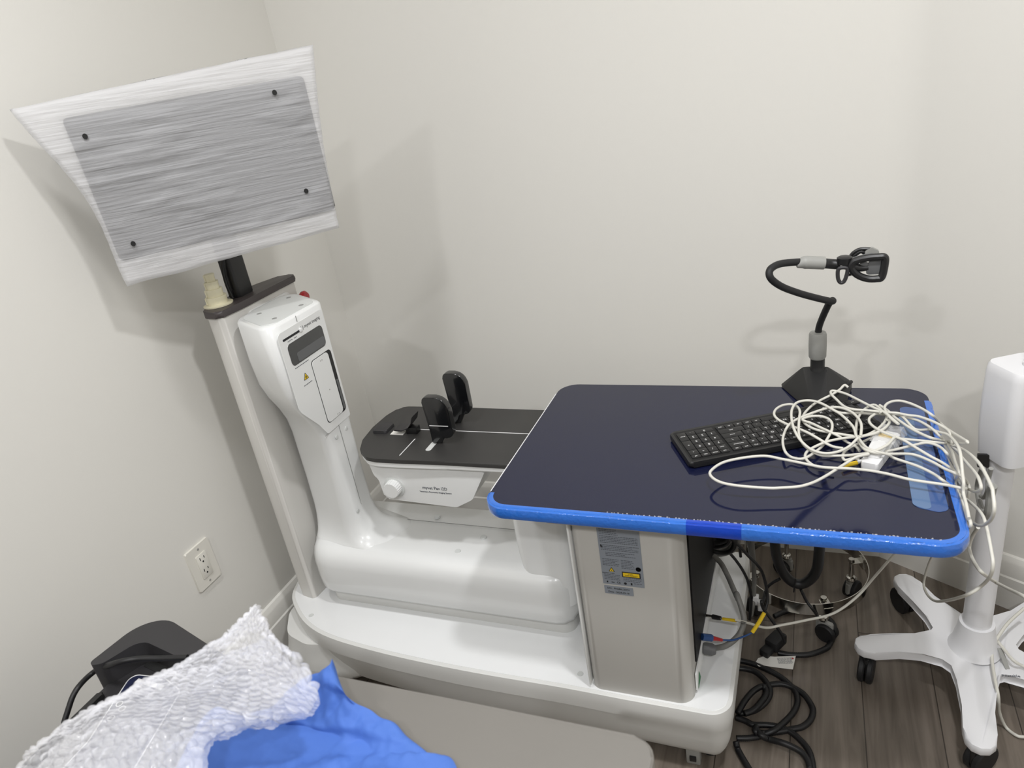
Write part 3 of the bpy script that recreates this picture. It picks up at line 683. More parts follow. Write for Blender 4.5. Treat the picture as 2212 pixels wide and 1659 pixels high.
# ------------------------------------------------------------------ stepped cream cone on the column cap
bm = bmesh.new(); st = thing('stepped_cone', 'cream stepped plastic cone standing on the dark column cap', 'plastic cone', (-1.272, 1.245, 1.024))
prof = [(.033, 0), (.0335, .003), (.024, .0045)]
rs = [.0235, .019, .0150, .0112]; z = .0045
for r_ in rs: prof += [(r_, z), (r_, z+.017), (r_-.004, z+.0172)]; z += .0172
bm = bmesh.new(); add_lathe(bm, prof[:4], 40, Matrix.Translation((-1.272, 1.243, 1.0245))); finish('flange', bm, 'cream', st)
z = .0045
for r_ in rs:
    bm = bmesh.new(); add_lathe(bm, [(r_-.0008, 0), (r_-.0004, .012), (r_+.0006, .0160), (r_+.0004, .0175), (r_-.003, .0176)], 40, Matrix.Translation((-1.272, 1.243, 1.0245+z))); 
    add_box(bm, (-1.272-r_*.6, 1.243-r_*.78, 1.0245+z+.009), (.004, .004, .016), .0008); finish('tier', bm, 'cream', st); z += .0172

# ------------------------------------------------------------------ gooseneck holder
g = thing('gooseneck_holder', 'black gooseneck phone holder clamped on the rear edge of the navy tabletop', 'phone holder', (.015, 1.54, .68))
def hull(pts, name, m, parent, bev=.003):
    bm = bmesh.new()
    for p in pts: bm.verts.new(p)
    r_ = bmesh.ops.convex_hull(bm, input=list(bm.verts))
    bmesh.ops.delete(bm, geom=[x for x in set(r_['geom_interior']+r_['geom_unused']) if isinstance(x, bmesh.types.BMVert)], context='VERTS')
    if bev: bmesh.ops.bevel(bm, geom=list(bm.edges), offset=bev, segments=3, profile=.5, affect='EDGES', clamp_overlap=True)
    return finish(name, bm, m, parent, 40)
hull([(-.060, 1.562, .684), (-.058, 1.55, .681), (-.034, 1.505, .681), (.006, 1.425, .681), (.030, 1.425, .681), (.074, 1.49, .682), (.084, 1.545, .682), (.084, 1.55, .698), (.070, 1.53, .706), (.035, 1.54, .737), (-.004, 1.54, .737), (-.015, 1.545, .735), (.04, 1.56, .725), (.015, 1.44, .690)], 'clamp_cover', 'black', g, .004)
bm = bmesh.new(); add_tube(bm, [(.004, 1.44, .684), (.04, 1.465, .70), (.072, 1.52, .704), (.082, 1.548, .698)], .004); finish('cover_rim', bm, 'rubber', g)
bm = bmesh.new(); add_lathe(bm, [(.017, 0), (.016, .006), (.0145, .010), (.0145, .034)], 28, Matrix.Translation((.015, 1.54, .728))); finish('socket', bm, 'black', g)
bm = bmesh.new(); add_lathe(bm, [(.0155, 0), (.0175, .004), (.018, .03), (.0175, .054), (.016, .058), (.012, .058)], 28, Matrix.Translation((.0145, 1.54, .758))); finish('sleeve', bm, 'grey', g)
gp = [(.016, 1.54, .80), (.017, 1.54, .83), (.022, 1.52, .865), (.032, 1.50, .890)]
gp = gp + [(0.0389,1.4900,0.9038),(0.0370,1.4800,0.9057),(0.0047,1.4500,0.9258),(-0.0245,1.4200,0.9467),(-0.0507,1.3900,0.9695),(-0.0673,1.3700,0.9905),(-0.0719,1.3700,1.0031),(-0.0676,1.3800,1.0099),(-0.0530,1.4000,1.0110),(-0.0248,1.4200,1.0069),(-0.0085,1.4300,1.0030)]
bm = bmesh.new(); add_tube(bm, gp[:2]+gp[3:], .0068, 14, 10); gn = finish('gooseneck', bm, 'rubber', g, 60)
bm = bmesh.new(); s2 = [(-0.0258,1.4200,1.0012),(-0.0126,1.4250,1.0036),(0.0038,1.4300,1.0012),(0.0221,1.4350,0.9980)]
add_tube(bm, s2, lambda t_: .006+.0062*min(1, t_*3), 18, 6); finish('sleeve', bm, 'grey', g)
s3 = [(0.0211,1.4350,0.9976),(0.0344,1.4400,0.9941),(0.0505,1.4400,0.9919)]
bm = bmesh.new(); add_tube(bm, s3, .0095, 18, 4); finish('ball_joint', bm, 'black', g)
kp = [(0.0570,1.4350,1.0025),(0.0572,1.4350,0.9969),(0.0534,1.4350,0.9892),(0.0529,1.4350,0.9572)]
bm = bmesh.new(); add_lathe(bm, [(.013, 0), (.0135, .012), (.010, .014)], 20, Matrix.Translation(Vector(kp[1])-Vector((0, 0, .002)))); finish('collar', bm, 'black', g)
bm = bmesh.new(); v0, v1 = Vector(kp[2]), Vector(kp[3])
ringp = [v0+Vector((-.006, -.012, 0)), (v0+v1)/2+Vector((-.007, -.012, 0)), v1+Vector((-.003, -.012, .006)), v1+Vector((.003, -.012, .006)), (v0+v1)/2+Vector((.007, -.012, 0)), v0+Vector((.008, -.012, 0))]
add_tube(bm, [tuple(p) for p in ringp], .0036, 10, 6, closed=True); finish('wing_knob', bm, 'machine', g)
def loopjaw(pts, r_, name, m):
    bm = bmesh.new(); add_tube(bm, pts, r_, 10, 7, closed=True); return finish(name, bm, m, g)
j1 = loopjaw([(0.0720,1.4250,1.0002),(0.0823,1.4250,1.0044),(0.0960,1.4250,1.0068),(0.1110,1.4250,1.0075),(0.1226,1.4250,1.0061),(0.1233,1.4250,0.9912),(0.1196,1.4250,0.9692),(0.1115,1.4250,0.9664),(0.0976,1.4250,0.9670),(0.0835,1.4250,0.9725),(0.0734,1.4250,0.9810),(0.0688,1.4250,0.9908)], .0068, 'clip_jaw', 'black')
j2 = loopjaw([(0.0675,1.4700,0.9951),(0.0737,1.4700,1.0046),(0.0842,1.4700,1.0104),(0.0969,1.4700,1.0104),(0.1084,1.4700,1.0066),(0.1129,1.4700,0.9983),(0.1090,1.4700,0.9928),(0.0989,1.4700,0.9974),(0.0872,1.4700,1.0062),(0.0774,1.4700,1.0011),(0.0719,1.4700,0.9949)], .0038, 'clip_jaw', 'black')
pdx = [(0.1067,1.4300,0.9873),(0.0886,1.4300,0.9899)]
bm = bmesh.new(); add_prism(bm, roundpoly([(-.014, -.013), (.012, -.013), (.016, .0), (.014, .010), (.004, .017), (-.008, .015)], .004), -.004, .004, .0015, 2, FY(*pdx[0])); finish('rubber_pad', bm, 'greyd', j1)
bm = bmesh.new(); add_prism(bm, roundpoly([(-.010, -.008), (.008, -.008), (.010, .006), (-.004, .009)], .004), -.003, .003, .001, 2, FY(*pdx[1])); finish('rubber_pad', bm, 'greyd', j1)
pd2 = [(0.1043,1.4700,1.0028)]
bm = bmesh.new(); add_prism(bm, roundpoly([(-.012, -.012), (.014, -.012), (.012, .004), (.0, .011), (-.011, .006)], .004), -.004, .004, .0015, 2, FY(*pd2[0])); finish('rubber_pad', bm, 'grey', j2)
aj = [(0.0620,1.4350,0.9961),(0.0725,1.4300,0.9907),(0.0832,1.4300,0.9869),(0.0971,1.4300,0.9862)]
bm = bmesh.new(); add_tube(bm, aj, lambda t_: .011-.006*t_, 14, 6); finish('clip_body', bm, 'black', g)
a3 = [(0.0613,1.4350,0.9719),(0.0698,1.4350,0.9740),(0.0768,1.4350,0.9761),(0.0850,1.4350,0.9821)]
bm = bmesh.new(); add_tube(bm, a3, .0028, 8, 4); finish('clip_arm', bm, 'black', g)
a4 = [(0.0641,1.4550,0.9965),(0.0698,1.4550,0.9962),(0.0804,1.4550,0.9988),(0.0944,1.4550,1.0021),(0.1048,1.4550,1.0027)]
bm = bmesh.new(); add_tube(bm, a4, .004, 8, 4); finish('clip_arm', bm, 'greyd', g)

# ------------------------------------------------------------------ keyboard
k = thing('keyboard', 'black full keyboard lying upside down to the viewer on the navy tabletop', 'keyboard', (-.208, 1.19, TZ))
KU = Vector((.892, .452, 0)).normalized(); KV = Vector((-KU.y, KU.x, 0))
KM = Matrix((KU, KV, Vector((0, 0, 1)))).transposed().to_4x4(); KM.translation = Vector((-.2075, 1.189, TZ+.001))
KL, KH = .381, .128
bm = bmesh.new(); add_prism(bm, roundpoly([(0, 0), (KL, 0), (KL, KH), (0, KH)], .008), .002, .014, .004, 3, KM); finish('keyboard_body', bm, 'black', k)
bm = bmesh.new(); add_prism(bm, roundpoly([(.006, .006), (KL-.006, .006), (KL-.006, KH-.006), (.006, KH-.006)], .004), .0138, .0143, M4=KM); finish('key_deck', bm, 'hole', k)
u = .0188
def key(x, y, w_, h_, txt):
    bm = bmesh.new(); gap = .0007
    add_prism(bm, roundpoly([(x+gap, y+gap), (x+w_-gap, y+gap), (x+w_-gap, y+h_-gap), (x+gap, y+h_-gap)], .0012, 2), .0140, .0172, .0008, 2, KM, top_only=True)
    if txt:
        TM = KM @ Matrix.Translation((x+w_*.5, y+h_*.5, .0173)) @ Matrix.Rotation(pi, 4, 'Z')
        add_text(bm, txt, .0085 if len(txt) == 1 else .0048, TM, mi=1, ext=.00008)
    return finish('key', bm, ['black', 'inkw'], k, 30)
x0k, y0k = .009, .010; fh = .0115
rowsy = [y0k, y0k+fh, y0k+fh+u, y0k+fh+2*u, y0k+fh+3*u, y0k+fh+4*u]
# numpad block (near left end)
for i, s_ in enumerate(('off', 'calc', 'mute', 'vol')): key(x0k+i*u, rowsy[0], u, fh, s_)
for i, s_ in enumerate(('-', '*', '/', 'num')): key(x0k+i*u, rowsy[1], u, u, s_)
key(x0k, rowsy[2], u, 2*u, '+')
for i, s_ in enumerate(('9', '8', '7')): key(x0k+(i+1)*u, rowsy[2], u, u, s_)
for i, s_ in enumerate(('6', '5', '4')): key(x0k+(i+1)*u, rowsy[3], u, u, s_)
for i, s_ in enumerate(('3', '2', '1')): key(x0k+(i+1)*u, rowsy[4], u, u, s_)
key(x0k, rowsy[4], u, 1.8*u, 'enter')
key(x0k+u, rowsy[5], u, .8*u, '.'); key(x0k+2*u, rowsy[5], 2*u, .8*u, '0')
xm = x0k+4*u+.005
def krow(y, h_, items):
    x = xm
    for w_, s_ in items: key(x, y, w_*u, h_, s_); x += w_*u
krow(rowsy[0], fh, [(1, s_) for s_ in ('del', 'prt', 'F12', 'F11', 'F10', 'F9', 'F8', 'F7', 'F6', 'F5', 'F4', 'F3', 'F2', 'F1', 'esc')])
krow(rowsy[1], u, [(2, 'backspace')]+[(1, s_) for s_ in '=-0987654321`'])
krow(rowsy[2], u, [(1.5, '\\')]+[(1, s_) for s_ in '][POIUYTREWQ']+[(1.5, 'tab')])
krow(rowsy[3], u, [(2.25, 'enter')]+[(1, s_) for s_ in "';LKJHGFDSA"]+[(1.75, 'caps')])
krow(rowsy[4], u, [(2.75, 'shift')]+[(1, s_) for s_ in '/.,MNBVCXZ']+[(2.25, 'shift')])
krow(rowsy[5], .8*u, [(1, s_) for s_ in ('end', 'dn', 'up', 'ctrl')]+[(1, 'alt'), (6.5, ''), (1, 'alt'), (1, 'win'), (1, 'fn'), (1.5, 'ctrl')])

# ------------------------------------------------------------------ white adapter in a clear bag
ad = thing('adapter_box', 'white plastic adapter box lying under the cable tangle', 'adapter', (.118, 1.27, TZ))
AU = Vector((.045, .130, 0)).normalized(); AV = Vector((-AU.y, AU.x, 0))
AM = Matrix((AU, AV, Vector((0, 0, 1)))).transposed().to_4x4(); AM.translation = Vector((.098, 1.215, TZ))
bm = bmesh.new(); add_prism(bm, roundpoly([(0, -.014), (.125, -.020), (.125, .020), (0, .014)], .005), .001, .018, .003, 2, AM); 
add_prism(bm, roundpoly([(.018, -.011), (.075, -.014), (.075, .014), (.018, .011)], .008), .017, .024, .004, 2, AM); finish('case', bm, 'inkw', ad)
bm = bmesh.new(); add_prism(bm, roundpoly([(.10, -.013), (.112, -.013), (.112, .013), (.10, .013)], .002), .0179, .0187, M4=AM); finish('yellow_sticker', bm, 'yellow', ad)
bm = bmesh.new(); V2 = {}
for i in range(15):
    for j in range(9):
        x = .07+.075*i/14; y = -.026+.052*j/8
        zz = .0215+.006*noise.noise(Vector((x*90, y*90, 1)))-(.012 if j in (0, 8) else 0)
        V2[i, j] = bm.verts.new(AM @ Vector((x, y, zz)))
for i in range(14):
    for j in range(8): bm.faces.new((V2[i, j], V2[i+1, j], V2[i+1, j+1], V2[i, j+1]))
bg = finish('plastic_bag', bm, 'bag', None, 25); tag(bg, 'small clear plastic bag over the far end of the white adapter', 'bag')

# ------------------------------------------------------------------ white cable tangle
nc = thing('network_cable', 'tangled light grey network cable heaped over keyboard and tabletop, looping off the right edge', 'cable', (.1, 1.3, TZ))
CZ = .704
tr_ = [
 [(0.0737,1.4853,0.7150),(0.0666,1.4894,0.7180),(0.0570,1.4790,0.7120),(0.0414,1.4630,0.7080),(0.0247,1.4540,0.7020),(0.0080,1.4303,0.7020),(-0.0048,1.4018,0.7020),(-0.0116,1.3770,0.7020),(-0.0102,1.3533,0.7020),(-0.0009,1.3359,0.7020),(0.0148,1.3220,0.7020),(0.0367,1.3138,0.7020),(0.0582,1.3082,0.7020),(0.0815,1.3028,0.7020),(0.0986,1.3090,0.7020),(0.1144,1.3270,0.7020),(0.1288,1.3527,0.7020),(0.1370,1.3785,0.7020),(0.1371,1.3940,0.7020),(0.1307,1.4121,0.7020),(0.1199,1.4332,0.7020),(0.1082,1.4244,0.7020),(0.0958,1.4021,0.7020),(0.0866,1.3701,0.7020),(0.0823,1.3344,0.7020),(0.0815,1.3028,0.7020),(0.0865,1.2752,0.7020),(0.0927,1.2417,0.7100),(0.1081,1.2322,0.7100),(0.1284,1.2366,0.7060),(0.1604,1.2498,0.7000),(0.1775,1.2475,0.6980),(0.1973,1.2285,0.6980),(0.2133,1.2078,0.6980),(0.2332,1.1884,0.6980),(0.2620,1.2802,0.6277),(0.2620,1.2610,0.6270),(0.2620,1.2678,0.6005),(0.2620,1.2862,0.5741),(0.2620,1.2600,0.5703),(0.2620,1.2241,0.5801)],
 [(0.0982,1.2303,0.7080),(0.0778,1.2209,0.7060),(0.0625,1.2101,0.7000),(0.0427,1.1828,0.7000),(0.0263,1.1606,0.7000),(0.0063,1.1336,0.7030),(-0.0153,1.1193,0.7030),(-0.0431,1.1121,0.7030),(-0.0632,1.1087,0.7030),(-0.1083,1.1051,0.7060),(-0.1400,1.1117,0.7060),(-0.1591,1.1276,0.7060),(-0.1638,1.1473,0.7060),(-0.1468,1.1779,0.7060),(-0.1158,1.1975,0.7060),(-0.0762,1.2096,0.7060),(-0.0466,1.2071,0.7030),(-0.0198,1.1988,0.7030),(-0.0000,1.1923,0.7030),(0.0215,1.1861,0.7030),(0.0416,1.1851,0.7030),(0.0665,1.1857,0.7030),(0.0961,1.1876,0.7000),(0.1244,1.1796,0.7000),(0.1526,1.1671,0.7000),(0.1756,1.1613,0.7000),(0.2063,1.1555,0.7000),(0.2314,1.1474,0.7000),(0.2500,1.2259,0.6512),(0.2500,1.1669,0.6834),(0.2500,1.1359,0.7056),(0.2500,1.1310,0.7173),(0.2500,1.1615,0.7167),(0.2500,1.2250,0.6968),(0.2500,1.2855,0.6770),(0.2500,1.3493,0.6565),(0.2500,1.4420,0.6167)],
 [(0.0881,1.2927,0.7080),(0.0908,1.3291,0.7120),(0.0857,1.3590,0.7120),(0.0736,1.3843,0.7120),(0.0550,1.3994,0.7120),(0.0344,1.3956,0.7120),(0.0114,1.3781,0.7120),(-0.0126,1.3554,0.7120),(-0.0282,1.3361,0.7120),(-0.0390,1.3123,0.7120),(-0.0455,1.3022,0.6980),(-0.0455,1.2707,0.6980),(-0.0401,1.2408,0.6980),(-0.0303,1.2371,0.6900),(-0.0151,1.2318,0.6900),(-0.0023,1.2398,0.6900),(0.0126,1.2617,0.6900),(0.0246,1.2860,0.6900),(0.0344,1.3026,0.7000),(0.0400,1.3191,0.7060),(0.0403,1.3386,0.7090),(0.0339,1.3561,0.7090),(0.0205,1.3657,0.7090),(0.0057,1.3648,0.7090),(-0.0057,1.3588,0.7090),(-0.0124,1.3479,0.7090),(0.0035,1.3398,0.7070),(0.0202,1.3233,0.7070),(0.0344,1.3113,0.7060),(0.0517,1.3040,0.7000),(0.0659,1.3014,0.6900),(0.0811,1.2840,0.6900),(0.0857,1.2707,0.6900)],
 [(0.0582,1.2670,0.6960),(0.0436,1.2703,0.6960),(0.0309,1.2773,0.6980),(0.0168,1.2845,0.7040),(-0.0029,1.2981,0.7090),(-0.0244,1.3164,0.7090),(-0.0418,1.3304,0.7090),(-0.0575,1.3476,0.7090),(-0.0654,1.3685,0.7090),(-0.0628,1.3906,0.7090),(-0.0514,1.4080,0.7090),(-0.0360,1.4144,0.7090),(-0.0239,1.4066,0.7090),(-0.0175,1.3753,0.7140),(-0.0181,1.3434,0.7140),(-0.0186,1.3088,0.7120),(-0.0171,1.2824,0.7090),(-0.0091,1.2680,0.7000),(0.0040,1.2563,0.6940),(0.0200,1.2454,0.6920),(0.0379,1.2449,0.6920),(0.0638,1.2451,0.6940),(0.0837,1.2380,0.7020),(0.0983,1.2325,0.7080)],
 [(0.0828,1.2734,0.7160),(0.0693,1.2634,0.7040),(0.0535,1.2507,0.7000),(0.0357,1.2435,0.6980),(0.0188,1.2441,0.6980),(0.0007,1.2549,0.7000),(-0.0158,1.2723,0.7080),(-0.0262,1.2960,0.7160),(-0.0317,1.3362,0.7160),(-0.0326,1.3733,0.7160),(-0.0262,1.4040,0.7160),(-0.0122,1.4173,0.7160),(0.0055,1.4182,0.7160),(0.0229,1.4064,0.7160),(0.0398,1.3854,0.7160),(0.0564,1.3701,0.7120),(0.0700,1.3438,0.7100),(0.0777,1.3195,0.7100),(0.0808,1.2921,0.7080),(0.0846,1.2830,0.7080),(0.0939,1.2473,0.7120),(0.1081,1.2332,0.7120),(0.1282,1.2344,0.7060),(0.1408,1.2387,0.6960),(0.1725,1.2168,0.6960),(0.1934,1.1949,0.6960),(0.2084,1.1695,0.6960),(0.2550,1.3115,0.5907),(0.2550,1.3097,0.5858),(0.2550,1.1988,0.6389),(0.2550,1.1261,0.6674),(0.2550,1.0899,0.6687),(0.2550,1.0483,0.6568),(0.2550,1.0289,0.6463),(0.2550,1.0344,0.6195),(0.2550,1.0763,0.5650),(0.2350,1.0741,0.5451),(0.2350,1.2212,0.4058),(0.2350,1.3213,0.3211),(0.2350,1.4066,0.2696),(0.2350,1.4385,0.2705),(0.2350,1.4047,0.3424),(0.2350,1.3668,0.3982),(0.2350,1.3201,0.4522)],
 [(0.0799,1.2932,0.7060),(0.0601,1.2975,0.7000),(0.0330,1.2834,0.7000),(0.0115,1.2715,0.6950),(-0.0025,1.2568,0.6920),(-0.0061,1.2417,0.6900),(-0.0001,1.2223,0.6900),(0.0125,1.2084,0.6900),(0.0270,1.2057,0.6900),(0.0423,1.2042,0.6900)],
 [(0.1336,1.3825,0.7120),(0.1069,1.3889,0.7120),(0.0792,1.3888,0.7140),(0.0631,1.4053,0.7120),(0.0501,1.4352,0.7120),(0.0412,1.4578,0.7120),(0.0414,1.4725,0.7120),(0.0510,1.4729,0.7120),(0.0705,1.4590,0.7120),(0.0924,1.4315,0.7120),(0.1133,1.4052,0.7120),(0.1338,1.3852,0.7120),(0.1549,1.3812,0.7120),(0.1731,1.3812,0.7080),(0.1904,1.3772,0.7080),(0.2120,1.3587,0.7080),(0.2289,1.3334,0.7080),(0.2320,1.3016,0.7142),(0.2320,1.2918,0.7095),(0.2320,1.2769,0.7079)],
 [(0.1243,1.3753,0.7150),(0.1321,1.3783,0.7150),(0.1526,1.3319,0.7150),(0.1393,1.3608,0.7150),(0.1345,1.3968,0.7150),(0.1437,1.4188,0.7150),(0.1608,1.4277,0.7150),(0.1793,1.4178,0.7150),(0.1982,1.3950,0.7150),(0.2126,1.3679,0.7150),(0.2350,1.4369,0.6654),(0.2350,1.3695,0.6897),(0.2350,1.2813,0.7256),(0.2350,1.2140,0.7537),(0.2350,1.1803,0.7670),(0.2350,1.2243,0.7395),(0.2350,1.3281,0.6838),(0.2052,1.2998,0.7050),(0.1873,1.3168,0.7050),(0.1695,1.3417,0.7050),(0.1516,1.3754,0.7050),(0.1400,1.4059,0.7050),(0.1282,1.4268,0.7050)],
 [(0.1266,1.3988,0.7000),(0.1487,1.4028,0.7000),(0.1689,1.3884,0.7000),(0.1888,1.3770,0.7000),(0.2066,1.3511,0.7000),(0.2180,1.3212,0.7000),(0.2300,1.3272,0.6828),(0.2300,1.2645,0.6998),(0.2300,1.2312,0.7008),(0.2300,1.1922,0.7002),(0.2300,1.2127,0.6686),(0.2300,1.1484,0.6745),(0.2300,1.1315,0.6754),(0.2300,1.1017,0.6820),(0.2300,1.0760,0.6864),(0.2300,1.0726,0.6803),(0.2300,1.0908,0.6628)],
 [(0.1164,1.3813,0.7080),(0.1068,1.3653,0.7080),(0.1058,1.3475,0.7080),(0.1122,1.3306,0.7080),(0.1238,1.3145,0.7080),(0.1382,1.3014,0.7080),(0.1570,1.2845,0.7080),(0.1726,1.2695,0.7040),(0.1944,1.2458,0.7000),(0.2175,1.2355,0.6900),(0.2400,1.2318,0.6698),(0.2400,1.2003,0.6699),(0.2400,1.2429,0.6535),(0.2400,1.2598,0.6312)],
 [(0.1171,1.2548,0.6980),(0.1377,1.2633,0.6980),(0.1692,1.2818,0.6980),(0.1954,1.2953,0.6980),(0.2135,1.2835,0.6980),(0.2227,1.2583,0.6980),(0.2400,1.2923,0.6580),(0.2400,1.2500,0.6673),(0.2400,1.2457,0.6482),(0.2400,1.1943,0.6664)],
 [(0.1422,1.2889,0.7100),(0.1594,1.3060,0.6980),(0.1911,1.3018,0.6980),(0.2152,1.2971,0.6980),(0.2450,1.3251,0.6769),(0.2450,1.2223,0.7242),(0.2450,1.1391,0.7541),(0.2450,1.0856,0.7647),(0.2450,1.0462,0.7682),(0.2450,1.0374,0.7651),(0.2450,1.0196,0.7503),(0.2450,1.0289,0.7264),(0.2450,1.0591,0.6950),(0.2450,1.0950,0.6675),(0.2450,1.1307,0.6471)],
 [(0.1402,1.2793,0.7140),(0.1294,1.2559,0.7140),(0.1138,1.2437,0.7100),(0.0985,1.2369,0.7080),(0.0880,1.2650,0.7040),(0.0849,1.2889,0.7060),(0.0915,1.2965,0.7060),(0.1132,1.3101,0.7060),(0.1302,1.3307,0.7060),(0.1405,1.3560,0.7060),(0.1359,1.3658,0.7060)],
 [(0.0842,1.2396,0.6900),(0.0742,1.2429,0.6900),(0.0605,1.2350,0.6900),(0.0569,1.2501,0.6900),(0.0626,1.2686,0.6900),(0.0738,1.2857,0.6900),(0.0925,1.3036,0.6900),(0.1207,1.3346,0.6900),(0.1375,1.3480,0.6900)],
 [(0.0472,1.3982,0.7040),(0.0628,1.3910,0.7040),(0.0909,1.3927,0.7040),(0.1291,1.3897,0.7040),(0.1611,1.3865,0.7040),(0.1811,1.3420,0.7000),(0.2083,1.3598,0.6900),(0.2183,1.3257,0.7040),(0.2280,1.2941,0.7156),(0.2280,1.2201,0.7403),(0.2280,1.1833,0.7415),(0.2280,1.1550,0.7234),(0.2280,1.1390,0.7159),(0.2280,1.1324,0.7008),(0.2280,1.1057,0.6981),(0.2280,1.0778,0.6917)],
]
for pts in tr_:
    bm = bmesh.new(); add_tube(bm, pts, .0026, 9, 6); finish('cable_run', bm, 'wcable', nc, 80)
lp = [(0.0569,1.2164,0.6880),(0.0684,1.2251,0.6880),(0.0799,1.2316,0.6880)]
bm = bmesh.new(); add_tube(bm, lp, .0038, 12, 3); yl = finish('cable_label', bm, 'yellow', nc); yl['label'] = 'yellow cable label'
bm = bmesh.new(); add_tube(bm, [(0.0799,1.2316,0.6880),(0.0874,1.2399,0.6880),(0.0943,1.2394,0.6920)], .0030, 10, 3); finish('plug', bm, 'inkw', nc)

# ------------------------------------------------------------------ white mobile stand on five legs
sd = thing('mobile_stand', 'white five-legged rolling stand with a square white housing, right of the tabletop', 'stand', (.345, 1.44, 0))
cx0, cy0 = .342, 1.437
ZL = .100
bm = bmesh.new(); outl = []
for i in range(5):
    a = R((118, 187, 264, 334, 46)[i]); d = Vector((cos(a), sin(a))); nrm = Vector((-d.y, d.x)); kl = (1, .90, 1, 1, 1)[i]
    for tt_, ww in ((.075, .034), (.15, .030), (.20, .029)): pass
    seq = [(.070, -.040), (.110, -.031), (.17, -.0285), (.225, -.029), (.250, -.026), (.263, -.016), (.268, 0), (.263, .016), (.250, .026), (.225, .029), (.17, .0285), (.110, .031), (.070, .040)]
    for l_, w_ in [(l2*(kl if l2 > .12 else 1), w2) for l2, w2 in seq]: outl.append((cx0+d.x*l_+nrm.x*w_, cy0+d.y*l_+nrm.y*w_))
tmp = []
add_prism(bm, outl, ZL-.022, ZL, .005, 2)
for v in bm.verts:
    rr_ = math.hypot(v.co.x-cx0, v.co.y-cy0)
    if rr_ < .17: v.co.z += .008
finish('star_base', bm, 'stand', sd, 35)
bm = bmesh.new(); add_lathe(bm, [(.052, ZL+.006), (.047, ZL+.012), (.042, ZL+.03), (.037, ZL+.055), (.034, ZL+.075), (.0335, ZL+.078), (.031, ZL+.078)], 36, Matrix.Translation((cx0, cy0, 0))); finish('hub', bm, 'stand', sd)
bm = bmesh.new(); add_lathe(bm, [(.0272, ZL+.05), (.0272, .61)], 32, Matrix.Translation((cx0, cy0, 0))); finish('pole', bm, 'stand', sd)
for i in range(5):
    a = R((118, 187, 264, 334, 46)[i]); kl = .235*(1, .90, 1, 1, 1)[i]; caster(sd, cx0+kl*cos(a), cy0+kl*sin(a), .033, ZL-.02, a+R(70*i), name='caster')
bm = bmesh.new()
hb = [(-.048, -.048), (.048, -.048), (.048, .048), (-.048, .048)]
HM = Matrix.Translation((.360, 1.432, 0)) @ Matrix.Rotation(R(28), 4, 'Z')
rr = roundpoly(hb, .02, 6)
add_loft(bm, [[tuple(HM @ Vector((x*s, y*s, z))) for x, y in rr] for s, z in ((.86, .600), (.93, .602), (1.0, .66), (1.0, .72), (.97, .775), (.93, .788), (.88, .793))]); finish('housing', bm, 'stand', sd, 40)
bm = bmesh.new(); add_lathe(bm, [(.016, 0), (.017, .008), (.013, .012), (.014, .02), (.011, .024), (.012, .032), (.009, .036), (.010, .044), (.007, .048), (.007, .10)], 24, Matrix.Translation((.372, 1.425, .792))); finish('cable_gland', bm, 'stand', sd)
bm = bmesh.new(); add_prism(bm, roundpoly([(-.010, -.014), (.010, -.014), (.008, .014), (-.012, .014)], .002), -.003, .003, M4=FY(.312, 1.415, .596)); finish('bracket', bm, 'black', sd)
bm = bmesh.new()
add_tube(bm, [(0.3100,1.4052,0.5841),(0.3100,1.4216,0.5550),(0.3100,1.4269,0.5302),(0.3100,1.4145,0.5168),(0.3100,1.3928,0.5120),(0.3100,1.3658,0.5135),(0.3100,1.3404,0.5164)], .0052, 10, 6)
add_tube(bm, [(0.3100,1.3467,0.6202),(0.3100,1.3556,0.5906),(0.3100,1.3505,0.5736),(0.3100,1.3574,0.5547),(0.3100,1.3715,0.5401),(0.3100,1.3929,0.5290)], .0042, 10, 6)
add_tube(bm, [(0.3100,1.3404,0.5164),(0.3100,1.3258,0.5370),(0.3100,1.3240,0.5567),(0.3100,1.3261,0.5755),(0.3100,1.3191,0.6001)], .0075, 10, 6)
finish('cord_hook', bm, 'grey', sd)
bm = bmesh.new(); add_text(bm, 'Portable', .010, Matrix.Translation((cx0+.055, cy0-.075, ZL+.0088)) @ Matrix.Rotation(R(10), 4, 'Z')); finish('lettering', bm, 'inkg', sd)
sc = thing('stand_cable', 'light grey cable hanging down beside the white stand pole to the floor', 'cable', (.40, 1.40, 0))
for pts in (
 [(0.2850,1.2721,0.5400),(0.2850,1.3036,0.4983),(0.2850,1.3201,0.4625),(0.2850,1.2994,0.4569),(0.2850,1.2585,0.4677),(0.2850,1.2089,0.4889),(0.3300,1.3038,0.3963),(0.3300,1.2167,0.4521),(0.3300,1.1335,0.5071),(0.3600,1.1249,0.4937)],
 [(0.4458,1.5187,0.1600),(0.4112,1.4796,0.1500),(0.3885,1.4469,0.1400),(0.3746,1.4229,0.1300),(0.3683,1.3968,0.1180),(0.3641,1.3448,0.1160),(0.3660,1.3096,0.1000),(0.3739,1.3157,0.0500),(0.3904,1.3201,0.0060),(0.4056,1.3023,0.0060),(0.4189,1.3015,0.0060),(0.4468,1.3068,0.0060)],
 [(0.3816,1.4465,0.1300),(0.3905,1.4199,0.1300),(0.4031,1.3861,0.1300),(0.4233,1.3846,0.1180),(0.4438,1.3598,0.1300)]):
    bm = bmesh.new(); add_tube(bm, pts, .0033, 10, 7); finish('cable_run', bm, 'wcable', sc, 80)
bm = bmesh.new(); add_prism(bm, roundpoly([(-.004, -.03), (.004, -.03), (.005, .03), (-.005, .03)], .001), 0, .0016, M4=Matrix.Translation((.392, 1.395, .113)) @ Matrix.Rotation(R(12), 4, 'Z') @ Matrix.Rotation(R(25), 4, 'X')); finish('cable_strap', bm, 'grey', sc)

